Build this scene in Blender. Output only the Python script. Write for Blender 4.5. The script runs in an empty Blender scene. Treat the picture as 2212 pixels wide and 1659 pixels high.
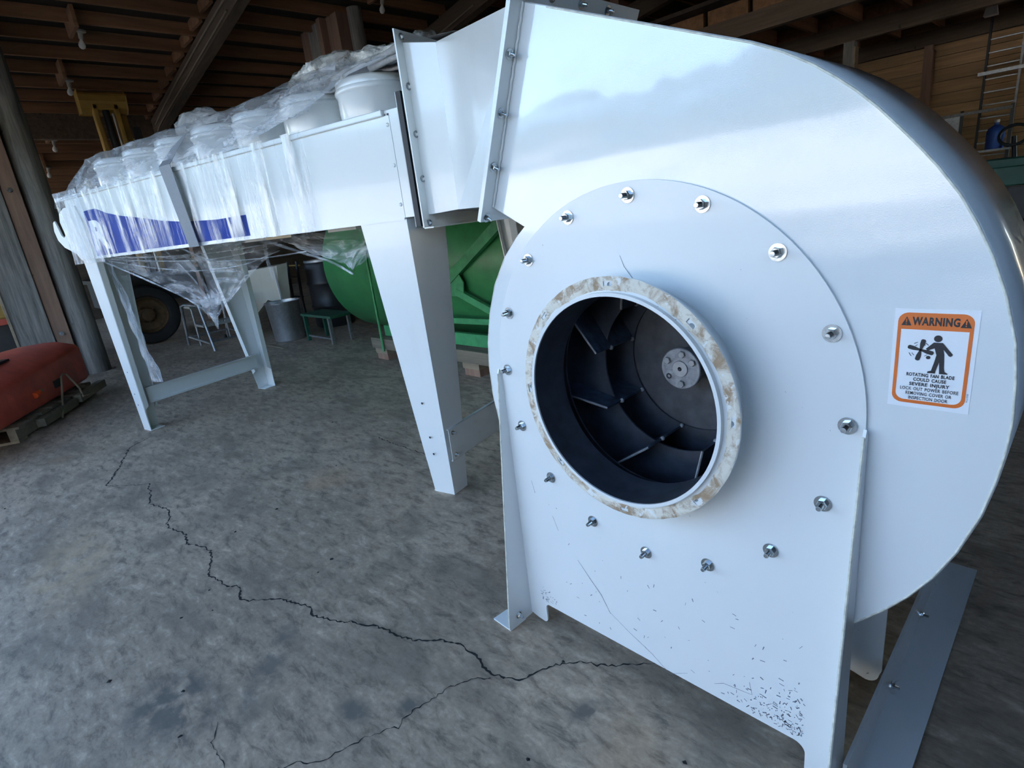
import bpy, bmesh, math, random
from mathutils import Vector, Matrix, noise
from mathutils.geometry import tessellate_polygon

random.seed(11)
PI = math.pi
scn = bpy.context.scene
col = scn.collection

# ------------------------------------------------------------------ camera
cam = bpy.data.cameras.new('camera')
cam.sensor_width = 36.0
cam.lens = 1210.276 / 2212.0 * 36.0
cam.clip_start = 0.02
camo = bpy.data.objects.new('camera', cam)
col.objects.link(camo)
RX = Vector((0.70040545, 0.70436581, -0.11533002))
RD = Vector((0.13245863, -0.28705226, -0.94871266))
RF = Vector((-0.70134651, 0.64920706, -0.29435230))
M = Matrix.Identity(4)
for i in range(3):
    M[i][0] = RX[i]; M[i][1] = -RD[i]; M[i][2] = -RF[i]
M.translation = Vector((0.730386, -1.083429, 1.340927))
camo.matrix_world = M
scn.camera = camo

# ------------------------------------------------------------------ world, sun, exposure
world = bpy.data.worlds.new('sky'); scn.world = world
world.use_nodes = True
wn = world.node_tree.nodes; wl = world.node_tree.links
wn.clear()
wo = wn.new('ShaderNodeOutputWorld'); wb = wn.new('ShaderNodeBackground')
sky = wn.new('ShaderNodeTexSky')
sky.sky_type = 'NISHITA'; sky.sun_disc = False
sky.sun_elevation = math.radians(38); sky.sun_rotation = math.radians(20)
sky.air_density = 1.0; sky.dust_density = 0.4; sky.ozone_density = 2.0
wb.inputs['Strength'].default_value = 0.66
wl.new(sky.outputs['Color'], wb.inputs['Color']); wl.new(wb.outputs['Background'], wo.inputs['Surface'])

sun = bpy.data.lights.new('sun', 'SUN'); sun.energy = 8.5; sun.angle = math.radians(0.6)
sun.color = (1.0, 0.93, 0.82)
suno = bpy.data.objects.new('sun', sun); col.objects.link(suno)
# the sun stands behind the barn, so that only the yard is in direct sun
sd = Vector((0.34 * math.cos(math.radians(38)), 0.94 * math.cos(math.radians(38)), math.sin(math.radians(38))))
suno.rotation_euler = sd.to_track_quat('Z', 'Y').to_euler()
suno.location = (0, 20, 20)

scn.view_settings.view_transform = 'Standard'
scn.view_settings.look = 'None'
scn.view_settings.gamma = 1.0
scn.view_settings.use_curve_mapping = False
scn.view_settings.exposure = 0.80
cy = scn.cycles
cy.max_bounces = 7; cy.diffuse_bounces = 5; cy.glossy_bounces = 3
cy.use_adaptive_sampling = True; cy.adaptive_threshold = 0.10; cy.adaptive_min_samples = 12
cy.transparent_max_bounces = 10; cy.transmission_bounces = 4
cy.sample_clamp_indirect = 6.0
cy.use_denoising = True
cy.caustics_reflective = False; cy.caustics_refractive = False

# ------------------------------------------------------------------ materials
def newmat(name):
    m = bpy.data.materials.new(name); m.use_nodes = True
    nt = m.node_tree
    return m, nt, nt.nodes['Principled BSDF']

def N(nt, t, **kw):
    n = nt.nodes.new(t)
    for k, v in kw.items():
        if k in n.inputs: n.inputs[k].default_value = v
        else: setattr(n, k, v)
    return n

def ramp(nt, src, stops):
    r = nt.nodes.new('ShaderNodeValToRGB')
    e = r.color_ramp.elements
    while len(e) < len(stops): e.new(0.5)
    for i, (p, c) in enumerate(stops):
        e[i].position = p
        e[i].color = (c, c, c, 1) if not isinstance(c, tuple) else (c[0], c[1], c[2], 1)
    nt.links.new(src, r.inputs['Fac'])
    return r.outputs['Color']

def coords(nt, scale=(1, 1, 1), rot=(0, 0, 0), kind='Object'):
    tc = nt.nodes.new('ShaderNodeTexCoord'); mp = nt.nodes.new('ShaderNodeMapping')
    mp.inputs['Scale'].default_value = scale; mp.inputs['Rotation'].default_value = rot
    nt.links.new(tc.outputs[kind], mp.inputs['Vector'])
    return mp.outputs['Vector']

def mixc(nt, fac, a, b, mode='MIX'):
    m = nt.nodes.new('ShaderNodeMix'); m.data_type = 'RGBA'; m.blend_type = mode
    for s, v in ((0, fac), (6, a), (7, b)):
        if hasattr(v, 'is_output'): nt.links.new(v, m.inputs[s])
        elif s == 0: m.inputs[0].default_value = v
        else: m.inputs[s].default_value = (v[0], v[1], v[2], 1)
    return m.outputs[2]

def noisetex(nt, vec, scale, detail=3.0, rough=0.55, dist=0.0):
    n = N(nt, 'ShaderNodeTexNoise'); n.inputs['Scale'].default_value = scale
    n.inputs['Detail'].default_value = detail; n.inputs['Roughness'].default_value = rough
    n.inputs['Distortion'].default_value = dist
    if vec is not None: nt.links.new(vec, n.inputs['Vector'])
    return n.outputs['Fac']

def bump(nt, bsdf, height, strength, dist=0.01, prev=None):
    b = nt.nodes.new('ShaderNodeBump'); b.inputs['Strength'].default_value = strength
    b.inputs['Distance'].default_value = dist
    nt.links.new(height, b.inputs['Height'])
    if prev is not None: nt.links.new(prev, b.inputs['Normal'])
    nt.links.new(b.outputs['Normal'], bsdf.inputs['Normal'])
    return b.outputs['Normal']

def plain(name, c, rough=0.5, metal=0.0, vary=0.12, scale=14, bmp=0.0):
    m, nt, b = newmat(name)
    b.inputs['Roughness'].default_value = rough; b.inputs['Metallic'].default_value = metal
    v = coords(nt)
    f = noisetex(nt, v, scale, 4)
    cc = mixc(nt, ramp(nt, f, [(0.3, 0.0), (0.75, 1.0)]), tuple(x * (1 - vary) for x in c), tuple(min(1, x * (1 + vary)) for x in c))
    nt.links.new(cc, b.inputs['Base Color'])
    if bmp: bump(nt, b, f, bmp)
    return m

def paint(name, c, rough=0.22, wave=0.0, peel=0.06, specks=0.62, dirt=0.0, coat=0.4):
    """gloss sheet-metal paint: orange peel, slightly buckled sheet, small dark chips"""
    m, nt, b = newmat(name)
    b.inputs['Roughness'].default_value = rough
    b.inputs['Coat Weight'].default_value = coat; b.inputs['Coat Roughness'].default_value = 0.05
    v = coords(nt)
    chips = ramp(nt, noisetex(nt, v, 75, 2.5, 0.7), [(specks + 0.13, 0.0), (specks + 0.16, 1.0)])
    gate = ramp(nt, noisetex(nt, v, 5.0, 2, 0.5), [(0.48, 0.0), (0.62, 1.0)])
    mm = N(nt, 'ShaderNodeMath', operation='MULTIPLY'); nt.links.new(chips, mm.inputs[0]); nt.links.new(gate, mm.inputs[1])
    tone = mixc(nt, ramp(nt, noisetex(nt, v, 2.2, 4), [(0.3, 0.0), (0.8, 1.0)]), c, tuple(x * 0.95 for x in c))
    if dirt:
        tone = mixc(nt, ramp(nt, noisetex(nt, coords(nt, (1, 1, 0.35)), 7, 5, 0.65), [(0.55, 0.0), (0.85, dirt)]), tone, (0.30, 0.27, 0.2))
    cc = mixc(nt, mm.outputs[0], tone, (0.07, 0.07, 0.075))
    nt.links.new(cc, b.inputs['Base Color'])
    n = bump(nt, b, noisetex(nt, v, 420, 1), peel, 0.001)
    if wave:
        bump(nt, b, noisetex(nt, coords(nt, (1.0, 1.0, 2.2)), 2.9, 2.0, 0.35), wave, 0.02, n)
    return m

def wood(name, c1, c2, axis='Z', rough=0.85, scale=3.0):
    m, nt, b = newmat(name)
    b.inputs['Roughness'].default_value = rough
    s = {'X': (0.35, 5, 5), 'Y': (5, 0.35, 5), 'Z': (5, 5, 0.35)}[axis]
    v = coords(nt, s)
    f = noisetex(nt, v, scale, 6, 0.65, 0.4)
    cc = mixc(nt, ramp(nt, f, [(0.3, 0.0), (0.7, 1.0)]), c1, c2)
    k = noisetex(nt, coords(nt), 9, 2, 0.5)
    cc = mixc(nt, ramp(nt, k, [(0.72, 0.0), (0.78, 0.8)]), cc, tuple(x * 0.3 for x in c1))
    oi = N(nt, 'ShaderNodeObjectInfo')
    cc = mixc(nt, ramp(nt, oi.outputs['Random'], [(0.0, 0.0), (1.0, 0.35)]), cc, tuple(x * 0.55 for x in c1))
    nt.links.new(cc, b.inputs['Base Color'])
    bump(nt, b, f, 0.6, 0.012)
    return m

MT = {}
MT['white'] = paint('white_gloss_paint', (0.74, 0.76, 0.745), dirt=0.10)
MT['scroll'] = paint('white_buckled_sheet_paint', (0.72, 0.745, 0.74), rough=0.12, wave=0.42, peel=0.16, specks=0.66, coat=1.0)
MT['plate'] = paint('white_plate_paint', (0.74, 0.76, 0.75), rough=0.3, wave=0.03, specks=0.58)
MT['cream'] = paint('cream_paint', (0.62, 0.60, 0.50), rough=0.4, dirt=0.25)
MT['edge'] = plain('worn_paint_edge', (0.66, 0.65, 0.56), 0.6, 0, 0.25, 60)
MT['zinc'] = plain('zinc_bolt', (0.62, 0.65, 0.66), 0.24, 1.0, 0.15, 120)
MT['galv'] = plain('galvanised_sheet', (0.68, 0.70, 0.72), 0.36, 1.0, 0.12, 30)
MT['steel'] = plain('grey_steel', (0.36, 0.37, 0.38), 0.45, 0.85, 0.2, 30)
MT['black'] = plain('black_rubber_and_shade', (0.012, 0.013, 0.016), 0.55, 0, 0.3, 20)  # also stands for the shade in gaps and holes
MT['dark'] = plain('dark_inner_paint', (0.040, 0.046, 0.060), 0.42, 0, 0.35, 25)
MT['backplate'] = plain('grey_black_plate_paint', (0.075, 0.078, 0.088), 0.45, 0, 0.3, 25)
MT['wheelblue'] = plain('worn_blue_black_paint', (0.045, 0.070, 0.105), 0.40, 0.2, 0.6, 40, 0.2)
MT['hub'] = plain('worn_hub_iron', (0.30, 0.30, 0.31), 0.6, 0.3, 0.3, 50, 0.3)
MT['red'] = plain('dull_red_paint', (0.55, 0.085, 0.052), 0.4, 0, 0.25, 6)
MT['green'] = plain('green_paint', (0.05, 0.26, 0.085), 0.32, 0, 0.2, 5)
MT['green2'] = plain('bright_green_frame_paint', (0.06, 0.32, 0.12), 0.42, 0, 0.25, 12)
MT['dkgreen'] = plain('dark_green_machine_paint', (0.02, 0.10, 0.06), 0.45, 0, 0.2, 8)
MT['yellow'] = plain('yellow_machine_paint', (0.42, 0.25, 0.055), 0.45, 0, 0.18, 5)
MT['orange'] = plain('orange_cap', (0.75, 0.09, 0.02), 0.4)
MT['plasticblack'] = plain('black_plastic_and_shade', (0.02, 0.021, 0.024), 0.42, 0, 0.3, 6)  # also colours the shade in the red guard's opening
MT['rust'] = plain('rusty_hub', (0.10, 0.055, 0.022), 0.75, 0, 0.35, 18)
MT['tyre'] = plain('tyre_rubber', (0.012, 0.012, 0.013), 0.8, 0, 0.3, 15)
MT['bluejug'] = plain('blue_plastic', (0.05, 0.14, 0.55), 0.35)
MT['fabric'] = plain('grey_fabric', (0.34, 0.33, 0.32), 0.9, 0, 0.15, 90, 0.2)
MT['strap'] = plain('grey_webbing', (0.20, 0.215, 0.235), 0.6, 0, 0.1, 150)
MT['bulb'] = plain('frosted_bulb_glass', (0.75, 0.72, 0.66), 0.25)
MT['porcelain'] = plain('porcelain_socket', (0.42, 0.38, 0.32), 0.4)
MT['wire'] = plain('cloth_wire', (0.25, 0.20, 0.14), 0.7)
MT['bandblue'] = plain('blue_vinyl', (0.006, 0.040, 0.30), 0.55, 0, 0.06, 5)
MT['bandblue'].node_tree.nodes['Principled BSDF'].inputs['Specular IOR Level'].default_value = 0.15
MT['letterwhite'] = plain('white_vinyl', (0.75, 0.76, 0.78), 0.3, 0, 0.04, 8)
MT['sticker'] = plain('sticker_white', (0.78, 0.80, 0.82), 0.35, 0, 0.02, 8)
MT['stickerorange'] = plain('sticker_orange', (0.72, 0.16, 0.025), 0.35, 0, 0.05, 8)
MT['ink'] = plain('sticker_ink', (0.012, 0.014, 0.02), 0.4, 0, 0.05, 8)
MT['crack'] = plain('crack_shade_and_crumb', (0.018, 0.017, 0.016), 0.95, 0, 0.3, 40)
MT['scuff'] = plain('scuff_mark', (0.20, 0.22, 0.25), 0.7, 0, 0.3, 80)
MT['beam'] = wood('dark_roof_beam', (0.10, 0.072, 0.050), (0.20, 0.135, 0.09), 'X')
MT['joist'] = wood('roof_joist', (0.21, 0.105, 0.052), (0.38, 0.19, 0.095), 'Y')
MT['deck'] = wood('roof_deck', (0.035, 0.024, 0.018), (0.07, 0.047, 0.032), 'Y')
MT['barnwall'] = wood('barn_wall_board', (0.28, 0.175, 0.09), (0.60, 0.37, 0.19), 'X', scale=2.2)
MT['barnwall_y'] = wood('dark_wall_board', (0.06, 0.045, 0.032), (0.11, 0.082, 0.058), 'Y')  # darker boards, for the left, right and front walls
MT['greywood'] = wood('weathered_grey_wood', (0.10, 0.095, 0.082), (0.38, 0.35, 0.31), 'Z', scale=5.0)
MT['brownwood'] = wood('brown_plank', (0.20, 0.12, 0.085), (0.38, 0.23, 0.16), 'Z')
MT['pale'] = wood('pale_sawn_wood', (0.24, 0.19, 0.125), (0.42, 0.33, 0.22), 'X')
MT['pallet'] = wood('pallet_wood', (0.15, 0.125, 0.09), (0.30, 0.245, 0.175), 'X')

# peeled gasket on the inlet flange
m, nt, b = newmat('peeling_gasket')
v = coords(nt)
f = noisetex(nt, v, 20, 6, 0.7, 0.8)
c1 = mixc(nt, ramp(nt, f, [(0.40, 0.0), (0.56, 1.0)]), (0.36, 0.25, 0.155), (0.70, 0.66, 0.56))
f2 = noisetex(nt, v, 34, 4, 0.65, 0.5)
c1 = mixc(nt, ramp(nt, f2, [(0.56, 0.0), (0.63, 1.0)]), c1, (0.76, 0.76, 0.72))
c1 = mixc(nt, ramp(nt, noisetex(nt, v, 38, 3, 0.6, 1.4), [(0.28, 1.0), (0.31, 0.0)]), c1, (0.06, 0.045, 0.03))
nt.links.new(c1, b.inputs['Base Color']); b.inputs['Roughness'].default_value = 0.75
bump(nt, b, f, 0.8, 0.004)
MT['gasket'] = m

# concrete floor: trowel streaks, blotches, rust stain patches
m, nt, b = newmat('worn_concrete')
v = coords(nt)
vs = coords(nt, (1.0, 2.6, 1.0), (0, 0, math.radians(-32)))
fa = noisetex(nt, v, 0.9, 5, 0.6, 0.3)
fb = noisetex(nt, vs, 9.0, 8, 0.72, 0.35)
fc = noisetex(nt, v, 60, 3, 0.6)
c = mixc(nt, ramp(nt, fa, [(0.3, 0.0), (0.7, 1.0)]), (0.29, 0.247, 0.195), (0.46, 0.395, 0.315))
c = mixc(nt, ramp(nt, fb, [(0.36, 0.9), (0.50, 0.0)]), c, (0.14, 0.122, 0.10))
c = mixc(nt, ramp(nt, fb, [(0.54, 0.0), (0.70, 0.75)]), c, (0.62, 0.55, 0.455))
c = mixc(nt, ramp(nt, fc, [(0.35, 0.30), (0.65, 0.0)]), c, (0.14, 0.125, 0.11))
st = noisetex(nt, coords(nt, (1, 1.4, 1)), 1.1, 2, 0.5)
c = mixc(nt, ramp(nt, st, [(0.62, 0.0), (0.72, 0.35)]), c, (0.42, 0.26, 0.13))
bl_ = noisetex(nt, coords(nt, (1, 1.8, 1), (0, 0, .5)), 2.1, 4, 0.6, 0.5)
c = mixc(nt, ramp(nt, bl_, [(0.36, 0.55), (0.50, 0.0)]), c, (0.15, 0.132, 0.11))
gm = noisetex(nt, v, 3.1, 2, 0.5)
c = mixc(nt, ramp(nt, gm, [(0.66, 0.0), (0.70, 0.45)]), c, (0.20, 0.175, 0.14))
def patch(cx_, cy_, sx_, sy_, rot_, colr, amt):
    global c
    tc = nt.nodes.new('ShaderNodeTexCoord'); mp = nt.nodes.new('ShaderNodeMapping'); mp.vector_type = 'TEXTURE'
    mp.inputs['Location'].default_value = (cx_, cy_, 0); mp.inputs['Rotation'].default_value = (0, 0, rot_); mp.inputs['Scale'].default_value = (sx_, sy_, 10)
    nt.links.new(tc.outputs['Object'], mp.inputs['Vector'])
    g = nt.nodes.new('ShaderNodeTexGradient'); g.gradient_type = 'SPHERICAL'; nt.links.new(mp.outputs['Vector'], g.inputs['Vector'])
    mu = N(nt, 'ShaderNodeMath', operation='MULTIPLY'); nt.links.new(g.outputs['Fac'], mu.inputs[0])
    nt.links.new(ramp(nt, noisetex(nt, v, 11, 4), [(0.38, 0.0), (0.62, 1.0)]), mu.inputs[1])
    c = mixc(nt, ramp(nt, mu.outputs[0], [(0.0, 0.0), (0.4, amt)]), c, colr)
c = mixc(nt, 1.0, c, (1.18, 1.05, 0.93), 'MULTIPLY')
patch(-2.48, -1.07, .55, .20, -.15, (0.52, 0.36, 0.20), 0.45)
patch(-1.10, -.98, .22, .16, .2, (0.11, 0.10, 0.085), 0.8)
patch(-.62, -.62, .07, .055, .2, (0.15, 0.135, 0.11), 0.9)
patch(-.50, -.50, .05, .05, .2, (0.15, 0.135, 0.11), 0.9)
patch(-1.0, -.72, .30, .06, 2.4, (0.16, 0.14, 0.115), 0.8)
patch(-.08, -.18, .09, .05, .9, (0.14, 0.12, 0.10), 0.9)
nt.links.new(c, b.inputs['Base Color'])
rr = N(nt, 'ShaderNodeMapRange'); rr.inputs['To Min'].default_value = 0.48; rr.inputs['To Max'].default_value = 0.85
nt.links.new(fb, rr.inputs['Value']); nt.links.new(rr.outputs['Result'], b.inputs['Roughness'])
n = bump(nt, b, fb, 0.10, 0.002); bump(nt, b, fc, 0.10, 0.001, n)
MT['concrete'] = m

# yard
m, nt, b = newmat('gravel_yard')
v = coords(nt)
c = mixc(nt, noisetex(nt, v, 1.5, 5), (0.24, 0.205, 0.165), (0.33, 0.29, 0.235))
nt.links.new(c, b.inputs['Base Color']); b.inputs['Roughness'].default_value = 0.95
MT['yard'] = m
MT['unseen_hedge'] = plain('added_far_hedge', (0.035, 0.055, 0.03), 0.9, 0, 0.4, 0.8)
MT['unseen_siding'] = plain('added_pale_siding', (0.80, 0.77, 0.72), 0.7, 0, 0.06, 2)

# clear stretch film: see-through sheet, crease highlights painted as milky streaks
def film(name, base, amount, sc, rot, thr=(0.46, 0.66), tint=(0.86, 0.87, 0.90)):
    m = bpy.data.materials.new(name); m.use_nodes = True
    nt = m.node_tree; nt.nodes.clear()
    out = nt.nodes.new('ShaderNodeOutputMaterial'); mx = nt.nodes.new('ShaderNodeMixShader')
    tr = nt.nodes.new('ShaderNodeBsdfTransparent'); pb = nt.nodes.new('ShaderNodeBsdfPrincipled')
    tr.inputs['Color'].default_value = (0.95, 0.96, 0.97, 1)
    pb.inputs['Base Color'].default_value = (*tint, 1); pb.inputs['Roughness'].default_value = 0.16
    pb.inputs['Specular IOR Level'].default_value = 0.9
    v = coords(nt, sc, rot)
    f1 = noisetex(nt, v, 5.0, 5, 0.66, 0.7)
    f2 = noisetex(nt, coords(nt), 4.0, 3, 0.5)
    a = ramp(nt, f1, [(thr[0], 0.0), (thr[1], 1.0)])
    g = ramp(nt, f2, [(0.36, 0.30), (0.66, 1.0)])
    mu = N(nt, 'ShaderNodeMath', operation='MULTIPLY'); nt.links.new(a, mu.inputs[0]); nt.links.new(g, mu.inputs[1])
    ma = N(nt, 'ShaderNodeMath', operation='MULTIPLY_ADD'); nt.links.new(mu.outputs[0], ma.inputs[0])
    ma.inputs[1].default_value = amount; ma.inputs[2].default_value = base
    nt.links.new(ma.outputs[0], mx.inputs['Fac'])
    bp = nt.nodes.new('ShaderNodeBump'); bp.inputs['Strength'].default_value = 0.9; bp.inputs['Distance'].default_value = 0.012
    nt.links.new(f1, bp.inputs['Height']); nt.links.new(bp.outputs['Normal'], pb.inputs['Normal'])
    nt.links.new(tr.outputs[0], mx.inputs[1]); nt.links.new(pb.outputs[0], mx.inputs[2])
    nt.links.new(mx.outputs[0], out.inputs['Surface'])
    return m
BOXROT = math.radians(13.5)

# ------------------------------------------------------------------ mesh helpers
def setp(o, label=None, cat=None, group=None, kind=None):
    if label: o['label'] = label
    if cat: o['category'] = cat
    if group: o['group'] = group
    if kind: o['kind'] = kind
    return o

def empty(name, loc=(0, 0, 0), label=None, cat=None, group=None):
    o = bpy.data.objects.new(name, None); col.objects.link(o)
    o.location = loc; o.empty_display_size = 0.1
    return setp(o, label, cat, group)

def origin_of(p):
    v = Vector((0, 0, 0))
    while p is not None:
        v += Vector(p.location); p = p.parent
    return v

def obj(name, data, mat=None, parent=None, label=None):
    """data: (verts, faces) in world coordinates; stored relative to the parent"""
    vs, fs = data
    off = origin_of(parent)
    me = bpy.data.meshes.new(name)
    me.from_pydata([tuple(Vector(v) - off) for v in vs], [], fs)
    me.update()
    if mat is not None: me.materials.append(MT[mat] if isinstance(mat, str) else mat)
    o = bpy.data.objects.new(name, me); col.objects.link(o)
    if parent: o.parent = parent
    if label: o['label'] = label
    return o

def clean(o, dist=1e-5):
    bm = bmesh.new(); bm.from_mesh(o.data)
    bmesh.ops.remove_doubles(bm, verts=bm.verts, dist=dist)
    bmesh.ops.recalc_face_normals(bm, faces=bm.faces)
    bm.to_mesh(o.data); bm.free()
    return o

def smooth(o, angle=40):
    clean(o)
    for p in o.data.polygons: p.use_smooth = True
    bm = bmesh.new(); bm.from_mesh(o.data)
    for e in bm.edges:
        if len(e.link_faces) == 2 and e.calc_face_angle() > math.radians(angle): e.smooth = False
    bm.to_mesh(o.data); bm.free()
    return o

def bev(o, w, seg=1):
    md = o.modifiers.new('bevel', 'BEVEL'); md.width = w; md.segments = seg; md.limit_method = 'ANGLE'
    md.angle_limit = math.radians(40)
    return o

def join(*ds):
    V, F = [], []
    for vs, fs in ds:
        k = len(V); V += list(vs); F += [tuple(i + k for i in f) for f in fs]
    return V, F

def box(x0, x1, y0, y1, z0, z1):
    v = [(x0, y0, z0), (x1, y0, z0), (x1, y1, z0), (x0, y1, z0), (x0, y0, z1), (x1, y0, z1), (x1, y1, z1), (x0, y1, z1)]
    return v, [(0, 3, 2, 1), (4, 5, 6, 7), (0, 1, 5, 4), (1, 2, 6, 5), (2, 3, 7, 6), (3, 0, 4, 7)]

def xf(d, fn):
    return [fn(*v) for v in d[0]], d[1]

def prism(poly, holes, to3, a, b):
    """polygon (2D list) with holes, extruded between a and b; to3(u, v, t) -> world"""
    loops = [list(poly)] + [list(h) for h in holes]
    flat = [p for l in loops for p in l]
    tris = tessellate_polygon([[Vector((p[0], p[1], 0)) for p in l] for l in loops])
    n = len(flat)
    V = [to3(p[0], p[1], a) for p in flat] + [to3(p[0], p[1], b) for p in flat]
    F = [tuple(t) for t in tris] + [tuple(i + n for i in reversed(t)) for t in tris]
    k = 0
    for l in loops:
        m_ = len(l)
        for i in range(m_):
            j = (i + 1) % m_
            F.append((k + i, k + j, k + j + n, k + i + n))
        k += m_
    return V, F

def frame_of(p, q):
    z = (Vector(q) - Vector(p)).normalized()
    x = z.orthogonal().normalized(); y = z.cross(x)
    return x, y, z

def tube(pts, r, seg=10, cap=True, radii=None):
    pts = [Vector(p) for p in pts]; V, F = [], []
    x = None
    for i, p in enumerate(pts):
        t = (pts[min(i + 1, len(pts) - 1)] - pts[max(i - 1, 0)]).normalized()
        if x is None: x = t.orthogonal().normalized()
        else: x = (x - t * x.dot(t)).normalized()
        y = t.cross(x)
        rr = radii[i] if radii else r
        for k in range(seg):
            a = 2 * PI * k / seg
            V.append(tuple(p + (x * math.cos(a) + y * math.sin(a)) * rr))
    for i in range(len(pts) - 1):
        for k in range(seg):
            a, b_ = i * seg + k, i * seg + (k + 1) % seg
            F.append((a, b_, b_ + seg, a + seg))
    if cap:
        F.append(tuple(range(seg - 1, -1, -1))); F.append(tuple((len(pts) - 1) * seg + k for k in range(seg)))
    return V, F

def lathe(profile, base, axis, seg=40, closed=False):
    """profile: [(radius, height)], revolved about axis through base"""
    ax = Vector(axis).normalized(); x = ax.orthogonal().normalized(); y = ax.cross(x); b_ = Vector(base)
    V, F = [], []
    for r, h in profile:
        for k in range(seg):
            a = 2 * PI * k / seg
            V.append(tuple(b_ + ax * h + (x * math.cos(a) + y * math.sin(a)) * r))
    n = len(profile)
    for i in range(n - 1 if not closed else n):
        for k in range(seg):
            j = (i + 1) % n
            F.append((i * seg + k, i * seg + (k + 1) % seg, j * seg + (k + 1) % seg, j * seg + k))
    return V, F

def bar(p, q, w, h, up=(0, 0, 1)):
    p, q = Vector(p), Vector(q); z = (q - p).normalized()
    u = Vector(up); x = z.cross(u)
    if x.length < 1e-4: x = z.orthogonal()
    x.normalize(); y = x.cross(z)
    V = []
    for c_ in (p, q):
        for sx, sy in ((-1, -1), (1, -1), (1, 1), (-1, 1)):
            V.append(tuple(c_ + x * sx * w / 2 + y * sy * h / 2))
    return V, [(0, 1, 2, 3), (7, 6, 5, 4), (0, 4, 5, 1), (1, 5, 6, 2), (2, 6, 7, 3), (3, 7, 4, 0)]

def circle(cx_, cy_, r, n=48, a0=0.0, a1=2 * PI, end=False):
    m_ = n if not end else n + 1
    return [(cx_ + r * math.cos(a0 + (a1 - a0) * i / n), cy_ + r * math.sin(a0 + (a1 - a0) * i / n)) for i in range(m_)]

def text_mesh(body, size, to3, bold=0.0, align='CENTER', depth=0.0):
    cu = bpy.data.curves.new('t', 'FONT'); cu.body = body; cu.size = size; cu.align_x = align; cu.align_y = 'CENTER'
    cu.offset = bold; cu.space_character = 1.0 + (0.10 if bold else 0.0); cu.space_word = 1.35; cu.fill_mode = 'FRONT'; cu.resolution_u = 3
    o = bpy.data.objects.new('t', cu); col.objects.link(o)
    dg = bpy.context.evaluated_depsgraph_get()
    me = bpy.data.meshes.new_from_object(o.evaluated_get(dg))
    V = [to3(v.co.x, v.co.y) for v in me.vertices]; F = [tuple(p.vertices) for p in me.polygons]
    bpy.data.objects.remove(o); bpy.data.meshes.remove(me); bpy.data.curves.remove(cu)
    return V, F

def copy_tree(o, parent=None):
    c = o.copy(); col.objects.link(c); c.parent = parent
    for ch in list(o.children): copy_tree(ch, c)
    return c

# shared bolt: washer, hex nut, stud; axis +Z, base at z = 0
def bolt_meshes(scale=1.0):
    s = scale
    w = lathe([(0.0, 0), (0.0165 * s, 0), (0.0165 * s, 0.0025 * s), (0.0, 0.0025 * s)], (0, 0, 0), (0, 0, 1), 24)
    nut = lathe([(0.0, 0.0025 * s), (0.0105 * s, 0.0025 * s), (0.0105 * s, 0.0095 * s), (0.009 * s, 0.0115 * s), (0.0, 0.0115 * s)], (0, 0, 0), (0, 0, 1), 6)
    prof = [(0.0, 0.01 * s)]
    z = 0.0115
    while z < 0.0265:
        prof += [(0.0058 * s, z * s), (0.0050 * s, (z + 0.001) * s)]; z += 0.002
    prof += [(0.0045 * s, 0.028 * s), (0.0, 0.0282 * s)]
    st = lathe(prof, (0, 0, 0), (0, 0, 1), 12)
    out = []
    for nm, d in (('washer', w), ('nut', nut), ('stud', st)):
        me = bpy.data.meshes.new(nm); me.from_pydata(d[0], [], d[1]); me.update(); me.materials.append(MT['zinc'])
        out.append((nm, me))
    return out
BOLT = bolt_meshes(1.0); BOLT_S = bolt_meshes(0.72)

def add_bolt(parent, pos, axis, meshes=BOLT):
    base = meshes[0][1]
    o = bpy.data.objects.new('bolt', base); col.objects.link(o)
    o.parent = parent; o.location = Vector(pos) - origin_of(parent)
    o.rotation_euler = Vector(axis).to_track_quat('Z', 'Y').to_euler()
    o.rotation_euler.rotate_axis('Z', random.uniform(0, 1))
    for nm, me in meshes[1:]:
        c_ = bpy.data.objects.new(nm, me); col.objects.link(c_); c_.parent = o
    return o

def instance(name, mesh, parent, loc, rot=(0, 0, 0), scale=(1, 1, 1)):
    o = bpy.data.objects.new(name, mesh); col.objects.link(o); o.parent = parent
    o.location = Vector(loc) - origin_of(parent); o.rotation_euler = rot; o.scale = scale
    return o

# box frame: s along the separator (away), w into depth, z up
SA = math.radians(13.5)
E1 = Vector((-math.cos(SA), -math.sin(SA), 0)); NN = Vector((-math.sin(SA), math.cos(SA), 0))
def bw(s, w, z):
    v = E1 * s + NN * w; return (v.x, v.y, z)
def sbox(s0, s1, w0, w1, z0, z1): return xf(box(s0, s1, w0, w1, z0, z1), bw)

# ================================================================== the barn
def struct(name, d, mat, parent=None):
    o = obj(name, d, mat, parent)
    if parent is None: o['kind'] = 'structure'
    return o
XL, XR, YB, YF = -16.0, 4.6, 12.0, -2.6
roofz = lambda x: 4.32 + 0.1565 * (x + 7.49)

floor = struct('floor', box(XL - .2, XR + .2, YF - .3, YB + .2, -0.2, 0.0), 'concrete')
yard = struct('ground_yard', box(-60, 60, -90, YF - .3, -0.35, -0.12), 'yard')
yard2 = struct('ground_side_yard', box(XR + .2, 60, YF - .3, 60, -0.35, -0.12), 'yard')

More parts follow.
